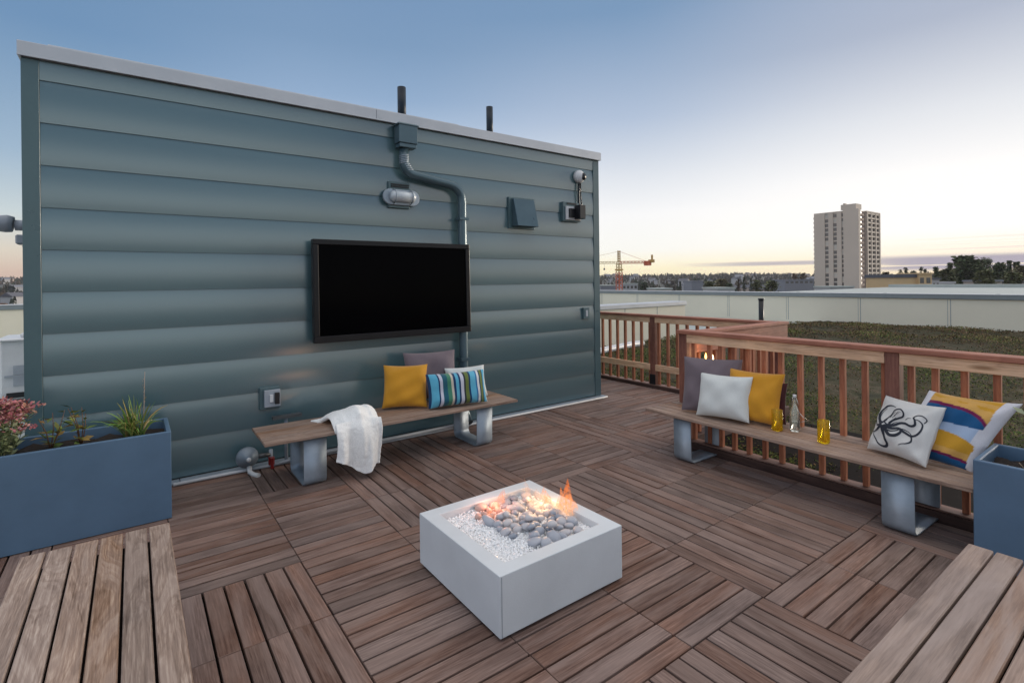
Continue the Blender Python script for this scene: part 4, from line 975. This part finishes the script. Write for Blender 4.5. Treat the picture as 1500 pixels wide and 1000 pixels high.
# ------------------------------------------------------------------ sedum roof
def sedum_ground():
    n = 150; P = []; us = np.linspace(0, 1, n) ** 1.5
    for i in range(n):
        u = 4.50 + 17.4 * us[i]; P.append([(u, -12 + (21.4) * j / n, -.075 + .02 * math.sin(3.1 * u) * math.sin(2.3 * j) + random.uniform(-.018, .018) + (-.03 if (u < 6.6 and -12 + 21.4 * j / n > 3.0) else 0)) for j in range(n + 1)])
    g = N('sedum_ground'); tc = g.n("TexCoord"); a = g.n("TexNoise", i_Vector=tc.outputs['Object'], i_Scale=2.2, i_Detail=8.0, i_Roughness=.7); c = g.n("TexNoise", i_Vector=tc.outputs['Object'], i_Scale=45.0, i_Detail=4.0)
    cr = g.ramp(g.math('ADD', g.math('MULTIPLY', a, .6), g.math('MULTIPLY', c, .4)), [(.36, (.018, .019, .012)), (.48, (.05, .05, .024)), (.58, (.085, .062, .04)), (.7, (.13, .11, .06))])
    b = MB(); b.grid(P); o = b.build('green_roof', g.out(bsdf(g, cr, .9, 0, .2, c, .8, .02))); tag(o, kind='structure')
    v, cols = [], []; cnt = 110000
    pal = np.array([(.05, .075, .022), (.085, .11, .035), (.12, .12, .045), (.14, .11, .055), (.15, .095, .06), (.15, .12, .07), (.12, .07, .045), (.16, .12, .08)])
    k = 0
    while k < cnt:
        m = 4000; d = 4.515 + 17.2 * rng.random(m) ** 2.3; vv = rng.uniform(-7, 9.4, m); dd = d * .591 + vv * .806
        ok = (dd > 2) & ~((d < 6.62) & (vv > 3.1)); d, vv = d[ok], vv[ok]
        for x, y in zip(d, vv):
            cl = math.sin(1.7 * x + .6 * y) + math.sin(2.3 * y - 1.1 * x + 1) + .7 * math.sin(5.1 * x) * math.sin(4.3 * y)
            if rng.random() > .55 + .3 * cl: continue
            sc = .012 + .0020 * max(3.5, x * .591 + y * .806); sc *= rng.uniform(.6, 1.3)
            a = rng.uniform(0, 6.283); tl = rng.uniform(.2, 1.2); dx, dy = math.cos(a), math.sin(a); z = -.075 + max(0, .02 + .016 * cl) * rng.uniform(.3, 1.6)
            q = [(x, y, z), (x + sc * (dx * tl - dy * .35), y + sc * (dy * tl + dx * .35), z + sc * .55), (x + sc * 1.5 * dx * tl, y + sc * 1.5 * dy * tl, z + sc * (.8 if rng.random() < .5 else .2)), (x + sc * (dx * tl + dy * .35), y + sc * (dy * tl - dx * .35), z + sc * .55)]
            v += q; c = pal[int(min(7, max(0, rng.normal(2.1 + .16 * (x - 5) - cl * .7, 1.5))))] * rng.uniform(.45, 1.35) * (1 + .22 * cl); cols += [(c[0], c[1], c[2], 1)] * 4; k += 1
    me = bpy.data.meshes.new('sedum'); me.from_pydata(v, [], [(4 * i, 4 * i + 1, 4 * i + 2, 4 * i + 3) for i in range(len(v) // 4)]); me.materials.append(attr_mat('sedum_leaf', .95, spec=.05))
    at = me.color_attributes.new('Col', 'FLOAT_COLOR', 'CORNER'); at.data.foreach_set('color', np.array(cols, dtype=np.float32).ravel())
    o = bpy.data.objects.new('sedum', me); COL.objects.link(o); tag(o, 'low green and reddish sedum carpet on the roof beyond the railing', 'sedum', kind='stuff')
sedum_ground()

# parapets ------------------------------------------------------------
pt = thing('parapet_wall', 'long pale panelled parapet wall with grey metal cap across the green roof', 'parapet wall', (22.1, 5, -.1))
b = MB(); b.box((22.0, -26, -2), (22.3, 24.3, .872)); b.box((-16, 24.0, -2), (21.998, 24.3, .872)); b.build('panel', M['panel'], pt)
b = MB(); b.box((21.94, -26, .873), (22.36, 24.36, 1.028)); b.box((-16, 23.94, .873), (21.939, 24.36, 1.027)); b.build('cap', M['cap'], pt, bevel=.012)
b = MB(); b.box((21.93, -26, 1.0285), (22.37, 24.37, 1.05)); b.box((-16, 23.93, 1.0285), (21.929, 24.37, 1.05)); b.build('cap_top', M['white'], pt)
b = MB()
for k in range(-9, 8):
    v = 5.25 + 2.65 * k; b.box((21.9965, v - .012, -.08), (22.0, v + .012, .86)); b.box((21.9968, v + .07, -.08), (22.0, v + .085, .86))
for k in range(-5, 8): b.box((2.65 * k, 23.9965, -.08), (2.65 * k + .025, 24.0, .86))
b.build('panel_joint', M['joint'], pt)
b = MB()
for k in range(-6, 7): v = 4.1 + 3.05 * k; b.box((21.935, v - .03, .87), (22.365, v + .03, 1.034)); b.tube([(22.12, v, 1.03), (22.12, v + .001, 1.055)], .06, 10)
b.build('cap_seam', M['cap'], pt)
pt = thing('parapet_wall', 'lower pale parapet running back behind the far railing, ending at a bright metal corner', 'parapet wall', (10, 9.9, -.1))
b = MB(); b.box((5.6, 9.72, -.4), (13.75, 10.2, .845)); b.build('panel', M['panel'], pt)
b = MB(); b.box((5.6, 9.68, .846), (13.80, 10.24, .965)); b.build('cap', M['coping'], pt, bevel=.012)
b = MB()
for u in (8.2, 9.6, 11.0, 12.4): b.box((u, 9.7165, -.1), (u + .02, 9.72, .84))
b.build('panel_joint', M['joint'], pt)
b = MB(); pp = [(7.9, 8.25, -.01), (8.76, 8.48, .0), (9.5, 8.63, .0), (10.1, 8.78, .0), (10.6, 8.91, -.02), (10.9, 9.05, -.05)]; b.tube(pp, .085, 12); tag(b.build('drain_pipe', M['white']), 'thick white drain pipe lying on the roof behind the far railing', 'pipe')
t = thing('vent_post', 'single black vent post standing on the green roof before the long parapet', 'vent pipe', (13.72, 7.3, -.08))
b = MB(); b.tube([(13.72, 7.3, -.08), (13.72, 7.3, 1.07)], .065, 14); b.build('pipe', M['black'], t); b = MB(); b.lathe([(.075, 1.06), (.08, 1.075), (.08, 1.10), (.001, 1.105)], (13.72, 7.3, 0), 14); b.build('cap', M['black'], t)
t = thing('rooftop_unit', 'white louvred rooftop air unit beyond the left end of the building', 'air unit', (-1.1, 11.5, -.1))
b = MB(); b.box((-1.66, 11.1, -.1), (.4, 12.0, .80)); b.build('cabinet', M['white'], t, bevel=.01)
b = MB(); b.prism([(-1.72, 11.04), (.45, 11.04), (.45, 12.05), (-1.72, 12.05)], .802, .84); b.prism([(-1.45, 11.2), (.3, 11.2), (.3, 11.9), (-1.45, 11.9)], .841, .91); b.build('lid', M['white'], t, bevel=.015)
b = MB()
for (z0, z1) in ((.28, .42), (.10, .24)): b.box((-1.52, 11.085, z0), (.2, 11.0995, z1))
b.build('louvre', M['grey'], t); b = MB(); b.box((-1.60, 11.08, -.08), (-1.30, 11.0995, .0)); b.build('label_plate', M['black'], t); b = MB(); b.box((-1.62, 11.08, .24), (-1.3, 11.0990, .27)); b.build('handle_bar', M['grey'], t)
#CITY
# ------------------------------------------------------------------ the city
GZ = -20.0
b = MB(); b.grid([[(-6000, 6000, GZ), (6000, 6000, GZ)], [(-6000, -6000, GZ), (6000, -6000, GZ)]]); tag(b.build('ground', plain('city_ground', (.07, .075, .065), .95, var=.4, scale=.02)), kind='structure')
def ridge(az, d):                       # hill profile, metres above the roof
    k = max(0., min(1., (d - 500) / 1900)); k = k * k * (3 - 2 * k)
    top = 7 + (18 if az < -.45 else 0) + (-8 if az > .60 else 0) + 6 * math.sin(2.1 * az + .6) + 5 * math.sin(7 * az + 1) + 2.5 * math.sin(19 * az)
    return GZ - .5 + (top - GZ) * k + 3 * k * math.sin(d * .011 + 5 * az) * math.sin(31 * az + d * .004)
def polar(az, d): return (d * (math.sin(az) * c_ + math.cos(az) * s_), d * (-math.sin(az) * s_ + math.cos(az) * c_))
P = []
for i in range(26):
    d = 480 + 2500 * i / 25; row = []
    for j in range(241): az = R(-58 + 116 * j / 240); x, y = polar(az, d); row.append((x, y, ridge(az, d) + rng.uniform(-1, 1)))
    P.append(row)
b = MB(); b.grid(P); tag(b.build('hills', plain('wooded_hill', (.050, .055, .045), .95, var=.35, scale=.02)), kind='structure')
v, cols = [], []
for k in range(5200):
    az = R(rng.uniform(-50, 48)); d = 620 + 2050 * rng.random() ** .7; x, y = polar(az, d); z = ridge(az, d); hgt = rng.uniform(5, 15); wd = rng.uniform(4, 11); con = rng.random() < .4
    c = np.array([(.040, .05, .030), (.055, .050, .034), (.075, .058, .040), (.030, .042, .03)][rng.integers(4)]) * rng.uniform(.7, 1.4)
    for q in range(7):
        a = rng.uniform(0, 3.14); f_ = q / 7; ww = wd * ((1 - f_ * .85) if con else math.sin(math.pi * (.2 + .75 * f_))) * .6; zz = z + hgt * f_ * .85; ca, sa = math.cos(a), math.sin(a); tl = rng.uniform(.2, .5) * hgt
        jx, jy = rng.normal(0, wd * .1, 2)
        v += [(x + jx - ww * ca, y + jy - ww * sa, zz), (x + jx + ww * ca, y + jy + ww * sa, zz + rng.uniform(-1, 1)), (x + jx + ww * .5 * ca, y + jy + ww * .5 * sa, zz + tl), (x + jx - ww * .4 * ca, y + jy - ww * .4 * sa, zz + tl * .9)]
        cols += [(c[0], c[1], c[2], 1)] * 4
me = bpy.data.meshes.new('far_woods'); me.from_pydata(v, [], [(4 * i, 4 * i + 1, 4 * i + 2, 4 * i + 3) for i in range(len(v) // 4)]); me.materials.append(M['crown'])
at = me.color_attributes.new('Col', 'FLOAT_COLOR', 'CORNER'); at.data.foreach_set('color', np.array(cols, dtype=np.float32).ravel())
o = bpy.data.objects.new('far_woods', me); COL.objects.link(o); tag(o, 'far-off wooded hillside along the horizon', 'woods', kind='stuff')

def lbox(b, x0, x1, y0, y1, z0, z1): b.box((x0, y0, z0), (x1, y1, z1))
# small houses scattered on the hill
def house_proto(wall, roof):
    t = thing('house', 'small pale house among the trees of the far hillside', 'house', (0, 0, 0), 0, 'houses on the far hillside')
    b = MB(); b.box((-6, -4, -4), (6, 4, 5)); b.build('wall', wall, t)
    b = MB(); T = Matrix(((0, 0, 1, 0), (1, 0, 0, 0), (0, 1, 0, 0), (0, 0, 0, 1))); b.prism([(-4.6, 5), (4.6, 5), (0, 8)], -6.5, 6.5, T); b.build('roof', roof, t); return t
hp = [house_proto(M['house_w'], M['darkroof']), house_proto(M['house_b'], M['darkroof']), house_proto(M['house_w'], M['house_g'])]
first = [True] * 3
rs = random.Random(3)
for k in range(34):
    az = math.atan((rs.uniform(880, 1195) - 750) / F_PX) if k < 29 else math.atan((rs.uniform(2, 28) - 750) / F_PX)
    d = rs.uniform(560, 1900); x, y = polar(az, d); q = k % 3
    h_ = hp[q] if first[q] else dup(hp[q]); first[q] = False
    h_.location = (x, y, ridge(az, d) + rs.uniform(3, 7)); h_.rotation_euler.z = rs.uniform(0, 3.14)
    sc = rs.uniform(.8, 1.5); h_.scale = (sc, sc, sc)

# low commercial buildings between the parapet and the hill
def lowrise(label, xa, xb, yt, d, dep, wall, roof=None, cat='building', name='low_building', bands=None, par=.6):
    (xu, yu), (xv, yv) = far(xa, d), far(xb, d); L = math.hypot(xv - xu, yv - yu); zt = farz((xa + xb) / 2, yt, d); ang = math.atan2(yv - yu, xv - xu)
    t = thing(name, label, cat, (xu, yu, GZ), ang)
    b = MB(); b.box((0, 0, 0), (L, dep, zt - GZ - par)); b.build('wall', wall, t, world=False)
    b = MB(); b.box((-.3, -.3, zt - GZ - par + .01), (L + .3, dep + .3, zt - GZ)); b.build('roof', roof or M['membrane'], t, world=False)
    if bands:
        z1 = zt - GZ - par
        for k in range(bands):
            bb = MB(); x0 = L * (k + .15) / bands; bb.box((x0, -.06, z1 - 2.6), (x0 + L / bands * .6, -.02, z1 - 1.0)); bb.build('window', M['tglass'], t, world=False)
    return t
nb = thing('neighbouring_roof', 'flat pale roof of the next building just beyond the long parapet', 'building', (36, -10, GZ))
b = MB(); b.box((24.5, -60, GZ), (50, 15.5, .62)); b.build('wall', M['panel'], nb); b = MB(); b.box((24.3, -60.2, .622), (50.2, 15.8, .80)); b.build('roof', M['membrane'], nb)
b = MB(); b.box((49.0, -60, .801), (50.1, 15.6, 1.02)); b.build('edge', M['membrane'], nb)
lowrise('tan flat-roofed block with dark roof line right of the apartment tower', 1310, 1346, 401.5, 150, 12, M['tan'], M['darkroof'], par=1.0)
lowrise('taller tan stair block joined to the right end of the tan building', 1346.3, 1365, 399.5, 149, 8, M['tan'], M['tan'], par=.4, bands=2)
lowrise('white terraced flats stepping out beside the tan block', 1366, 1376, 407, 165, 10, M['house_w'], M['darkroof'], bands=2)
lowrise('white shed with dark window openings in front of the tall green trees', 1375, 1398, 412.5, 172, 10, M['house_w'], M['house_w'], bands=5)
lowrise('grey roofed house half buried in the right-hand trees', 1446, 1468, 410, 190, 10, M['house_b'], M['house_g'])
lowrise('long purple grey roofed hall at the picture edge under the trees', 1470, 1520, 412, 200, 14, M['house_b'], M['darkroof'])
lowrise('cream entrance block at the foot of the apartment tower', 1215, 1250, 419, 200, 10, M['house_w'], M['membrane'])
lowrise('dark roofed long building left of the apartment tower', 1150, 1192, 409, 420, 20, M['house_g'], M['house_g'], bands=6)
lowrise('white box building at the foot of the tower crane', 912, 934, 415, 330, 20, M['house_w'], M['membrane'], bands=4)
lowrise('low grey warehouse beside the crane mast', 880, 903, 417.5, 300, 20, M['house_g'], M['membrane'])
lowrise('low cream shed in front of the dark trees', 960, 984, 422, 200, 12, M['house_b'], M['membrane'])
lowrise('grey blank block among dark trees in the distance', 1013, 1030, 411, 420, 20, M['house_g'], M['house_g'])
lowrise('long white factory roof in front of the wooded hill', 1050, 1076, 421, 190, 14, M['house_w'], M['membrane'])
lowrise('white flat-topped building far beyond the left end of the wall', -20, 40, 447, 160, 30, M['house_w'], M['membrane'], bands=6)
lowrise('brown brick block far beyond the left end of the wall', -30, 45, 455, 120, 20, M['house_b'], M['darkroof'], bands=8)

# apartment tower
tw = thing('apartment_tower', 'tall beige concrete apartment tower standing alone on the skyline', 'apartment tower', (375, 142, GZ))
TZ, FH, NF = 42.6, 2.9, 16
def onu(xp, u=360.): a = (xp - 750) / F_PX; return u * (c_ - s_ * a) / (c_ * a + s_)
b = MB(); b.box((361, 131.2, GZ), (395, 155, TZ - .3)); b.build('core', M['tower_brown'], tw)
strips = [(onu(x) - 1.05, onu(x) + 1.05) for x in (1211.5, 1223.8, 1236)]
edges = [155.6] + [e for s0, s1 in strips for e in (s1, s0)] + [138.2 - 8.7]
b = MB()
b.box((360, strips[0][1], GZ), (361.2, 155.6, TZ)); b.box((360, strips[1][1], GZ), (361.2, strips[0][0], TZ + .01)); b.box((360, strips[2][1], GZ), (361.2, strips[1][0], TZ + .02))
b.box((360.02, 138, TZ - .01), (395.5, 155.62, TZ + .7)); b.box((373.5, 129.95, TZ - .02), (395.6, 138, TZ + .72)); b.build('facade', M['tower'], tw)
b = MB(); b.box((359.6, 129.6, GZ), (362.5, strips[2][0], TZ + 1.2)); b.box((359.7, 131, TZ + 1.19), (368, strips[2][0] + 2.2, TZ + 4.4)); b.box((359.65, strips[2][0] - .2, GZ), (362.2, strips[2][0] + .9, TZ + 5.2)); b.build('stair_shaft', M['tower'], tw)
b = MB(); b.box((374, 129.9, GZ), (375.4, 131.5, TZ - .1)); b.box((394, 129.92, GZ), (395.55, 131.5, TZ - .1)); b.box((380.6, 129.94, GZ), (382, 131.5, TZ - .1)); b.box((387.6, 129.93, GZ), (389, 131.5, TZ - .1))
for f in range(21): b.box((375.41, 130.1, TZ - 1.2 - FH * f), (393.99, 131.5, TZ - .2 - FH * f))
b.build('side_frame', M['tower'], tw)
wm = MB(); wm.box((360.5, -.95, 0), (360.98, .95, 1.55)); wproto = None
for f in range(NF):
    z = TZ - 2.6 - FH * f
    for k, (s0, s1) in enumerate(strips):
        mm = M['tlight'] if (f * 7 + k * 5) % 6 == 0 else M['tglass']
        b = MB(); b.box((360.55, s0, z - .35), (360.98, s1, z + 1.7)); b.build('window', mm, tw)
        if True:
            b = MB(); b.box((360.45, s0, z + 1.71), (361.0, s1, z + FH - .36)); b.build('spandrel', M['tower'] if (f + k) % 4 else M['tlight'], tw)
for f in range(NF):
    z = TZ - 2.9 - FH * f
    for k, (u0, u1) in enumerate(((375.6, 380.4), (382.2, 387.4), (389.2, 393.8))):
        b = MB(); b.box((u0, 130.9, z), (u1, 131.19, z + 1.65)); b.build('side_window', M['tglass'], tw)
    b = MB(); b.box((362.6, 129.7, z + .1), (368.2, 131.19, z + .35)); b.box((362.6, 129.7, z + .351), (368.2, 129.8, z + 1.3)); b.build('balcony', M['tower_brown'], tw)
    b = MB(); b.box((362.7, 131.0, z + .4), (367.8, 131.195, z + 2.6)); b.build('balcony_door', M['tglass'], tw)
    b = MB(); b.box((362, 155.61, z + .1), (370, 156.8, z + 1.2)); b.build('end_balcony', M['tower'], tw)

# tower crane
cx, cy = far(907, 280); jd = Vector((c_, -s_, 0)); cz = lambda y: farz(907, y, 280)
tk = thing('tower_crane', 'orange and yellow tower crane above the rooftops', 'crane', (cx, cy, GZ))
def lattice(b, p0, p1, w, n, r=.10, up=Vector((0, 0, 1))):
    p0, p1 = Vector(p0), Vector(p1); d = (p1 - p0).normalized(); a = d.cross(up if abs(d.dot(up)) < .9 else Vector((1, 0, 0))).normalized(); e = a.cross(d)
    C = [(a * i + e * j) * w / 2 for i, j in ((1, 1), (1, -1), (-1, -1), (-1, 1))]
    for q in C: b.tube([p0 + q, p1 + q], r, 4, cap=False)
    for k in range(n):
        A, B = p0.lerp(p1, k / n), p0.lerp(p1, (k + 1) / n)
        for i in range(4): b.tube([A + C[i], B + C[(i + 1) % 4]], r * .7, 4, cap=False)
b = MB(); lattice(b, (cx, cy, GZ), (cx, cy, cz(398)), 2.4, 14, .26); b.build('mast', M['crane_red'], tk)
b = MB(); lattice(b, (cx, cy, cz(398)), (cx, cy, cz(385)), 2.0, 3, .22); b.box((cx - 1.6, cy - 1.6, cz(396)), (cx + 1.6, cy + 1.6, cz(394))); lattice(b, (cx, cy, cz(384)), (cx, cy, cz(367)), 1.0, 5, .2); b.build('tower_head', M['crane_yel'], tk)
jz = cz(384.5)
b = MB(); e = Vector((cx, cy, jz)) + jd * 17.5; lattice(b, (cx, cy, jz), e, 1.1, 9, .16); b.tube([(cx, cy, cz(368)), Vector((cx, cy, jz + .5)) + jd * 15], .07, 4); b.build('counter_jib', M['crane_red'], tk)
b = MB(); q = Vector((cx, cy, jz)) + jd * 15.5; b.box((q.x - 1.4, q.y - 1.4, jz - 1.8), (q.x + 1.4, q.y + 1.4, jz + .4)); b.build('counterweight', M['crane_red'], tk)
b = MB(); q = Vector((cx, cy, jz)) + jd * 17.6; b.box((q.x - 1.2, q.y - 1.2, jz - .2), (q.x + 1.2, q.y + 1.2, jz + 1.4)); b.box((q.x + .2, q.y - .4, jz + 1.4), (q.x + .9, q.y + .4, jz + 4.0)); b.build('winch_house', M['crane_yel'], tk)
b = MB(); e = Vector((cx, cy, jz)) - jd * 40; lattice(b, (cx, cy, jz), e, 1.0, 20, .10); b.tube([(cx, cy, cz(368)), Vector((cx, cy, jz + .5)) - jd * 26], .06, 4); b.build('jib', M['crane_yel'], tk)
b = MB(); q = Vector((cx, cy, jz)) - jd * 8; b.tube([q, q - Vector((0, 0, 3.2))], .07, 4); b.box((q.x - .3, q.y - .3, jz - 4.0), (q.x + .3, q.y + .3, jz - 3.0)); b.build('hook', M['darkroof'], tk)

# trees one can tell apart
def tree(label, xp, yt, d, wpx, kind, col, n=420, name=None, group='trees beyond the roofs'):
    x, y = far(xp, d); zt = farz(xp, yt, d); w = wpx / F_PX * d; z0 = GZ; h = zt - z0
    t = thing(name or {'c': 'conifer_tree', 'p': 'poplar_tree', 'b': 'broadleaf_tree'}[kind], label, 'tree', (x, y, z0), 0, group)
    b = MB(); b.tube([(x, y, z0), (x + .2, y, z0 + h * .5), (x, y, z0 + h * .93)], [w * .05 + .2, w * .035 + .12, .05], 8)
    for k in range(6):
        a = random.uniform(0, 6.28); zz = z0 + h * random.uniform(.35, .75); b.tube([(x, y, zz), (x + math.cos(a) * w * .3, y + math.sin(a) * w * .3, zz + h * .08)], [.12, .04], 5)
    b.build('trunk', M['bark'], t)
    b = PL(); cl = []
    for k in range(70 if kind == 'b' else 46):
        f_ = random.random() ** .55
        if kind == 'c': rr = w * .5 * (1 - f_) ** .85 + .15; f2 = .12 + .88 * f_
        elif kind == 'p': rr = w * .5 * math.sin(math.pi * (.30 + .62 * f_)) ** .5; f2 = .15 + .83 * f_
        else: rr = w * .5 * math.sin(math.pi * (.15 + .75 * f_)) ** .7; f2 = .45 + .54 * f_
        a = random.uniform(0, 6.28); q = random.uniform(.3, .95) * rr
        cl.append((x + q * math.cos(a), y + q * math.sin(a), z0 + h * f2, max(.5, w * (.13 if kind != 'c' else .10)), random.uniform(.55, 1.45)))
    for k in range(int(n * 4.2)):
        c = random.choice(cl); p = Vector((c[0] + random.gauss(0, c[3] * .55), c[1] + random.gauss(0, c[3] * .55), min(zt, c[2] + random.gauss(0, c[3] * (.55 if kind == 'b' else 1.0))))); a = random.uniform(0, 6.28)
        s = random.uniform(.45, .95) * max(.6, w * .13); dr = Vector((math.cos(a), math.sin(a), random.uniform(-.6, .2) if kind == 'c' else random.uniform(-.5, .9)))
        b.leaf(p, dr, s * 1.5, s, tuple(v_ * c[4] for v_ in jit(col, .2)))
    b.fin('crown', M['crown'], t)
G1, G2, G3, G4 = (.085, .11, .055), (.11, .12, .055), (.06, .08, .05), (.14, .125, .07)
for a in [
    ('broad green tree, the biggest of the group behind the white shed', 1414, 377, 215, 36, 'b', G1, 900), ('narrower green tree merging with the right side of the biggest tree', 1428, 383, 212, 22, 'b', G1, 600),
    ('dark poplar, left one of the close tall pair', 1437, 378, 240, 15, 'p', G1, 700), ('dark poplar, right one of the close tall pair', 1446.5, 378, 242, 14, 'p', G1, 700),
    ('round dark tree between the poplar pair and the pointed firs', 1463, 386, 235, 24, 'b', G1, 700), ('pointed fir with dark top right of the round dark tree', 1478, 382, 238, 15, 'c', G1, 700), ('wider fir at the far side of the pointed fir', 1489, 384, 236, 20, 'c', G1, 700),
    ('olive tree at the picture edge', 1500, 391, 220, 28, 'b', G4, 420), ('low olive tree in front of the firs', 1483, 398, 195, 26, 'b', G2, 420), ('low spreading tree in front of the poplar pair', 1442, 397, 190, 26, 'b', G2, 460),
    ('small fir poking up left of the biggest tree', 1392, 385, 225, 13, 'c', G1, 600), ('bushy tree left of the biggest tree above the white shed', 1388, 394, 205, 24, 'b', G2, 420), ('small pointed fir beside the tan stair block', 1371, 391, 215, 11, 'c', G1, 500), ('low tree filling in behind the terraced flats', 1378, 398, 212, 14, 'b', G1, 300),
    ('fir rising behind the middle of the tan block', 1327, 392, 260, 11, 'c', G3, 300), ('thin fir behind the right end of the tan block', 1350, 391, 262, 9, 'c', G3, 300), ('second thin fir near the tan block’s right end', 1355, 394, 262, 6, 'c', G3, 260), ('short fir behind the left half of the tan block', 1319, 395, 262, 11, 'c', G3, 260), ('stubby tree between the two fir groups behind the tan block', 1338, 397, 262, 12, 'b', G3, 300),
    ('dark bushy tree between the tower and the tan block', 1298, 399, 230, 16, 'b', (.07, .055, .04), 380), ('rust coloured tree left of the tower, before the dark roofed building', 1164, 400.5, 430, 9, 'b', (.12, .07, .04), 300), ('rust coloured tree close to the tower’s left edge', 1177, 400, 432, 10, 'b', (.12, .075, .04), 300),
    ('dark conifer in the middle of the wooded skyline', 1090, 406, 380, 9, 'c', G3, 300), ('second dark conifer by the middle of the wooded skyline', 1100, 408, 370, 9, 'c', G3, 300), ('third conifer, with reddish tint, in the wooded middle distance', 1082, 409, 375, 8, 'c', (.09, .055, .04), 280),
    ('round olive tree in front of the wooded hill', 1056, 410, 340, 20, 'b', G4, 420), ('wide green tree at the left of the factory roof', 1040, 413, 320, 18, 'b', G2, 380), ('dark tall conifer behind the grey blank block', 1018, 408, 450, 8, 'c', G3, 260), ('dark fir near the cream shed', 996, 412, 400, 9, 'c', G3, 260), ('pale bare tree behind the cream shed', 986, 411, 380, 12, 'b', (.14, .13, .12), 200), ('green tree before the factory roof', 1068, 414, 300, 12, 'b', G1, 280), ('bushy tree near the white factory roof end', 1108, 411, 320, 16, 'b', G2, 340), ('wide low tree in front of the dark roofed building', 1130, 412, 330, 20, 'b', G2, 340),
    ('low dark tree beside the crane’s white building', 944, 414, 320, 14, 'b', G3, 300), ('bushy tree past the left end of the wall', 6, 446, 140, 20, 'b', (.16, .10, .06), 340), ('rust tree past the left end of the wall', 22, 448, 140, 16, 'b', (.18, .11, .07), 320)]:
    tree(*a)

# ------------------------------------------------------------------ the evening air
g = N('haze_air'); pv = g.n("VolumePrincipled"); pv.inputs['Color'].default_value = (.80, .80, .88, 1); pv.inputs['Density'].default_value = .00008; pv.inputs['Anisotropy'].default_value = .2
mo = g.t.nodes.new("ShaderNodeOutputMaterial"); g.link(pv.outputs[0], mo.inputs['Volume'])
b = MB(); b.box((-3300, -3300, GZ - 60), (3300, 3300, 62)); hz = b.build('haze', g.mat); tag(hz, 'thin evening haze over the city', 'haze', kind='stuff')
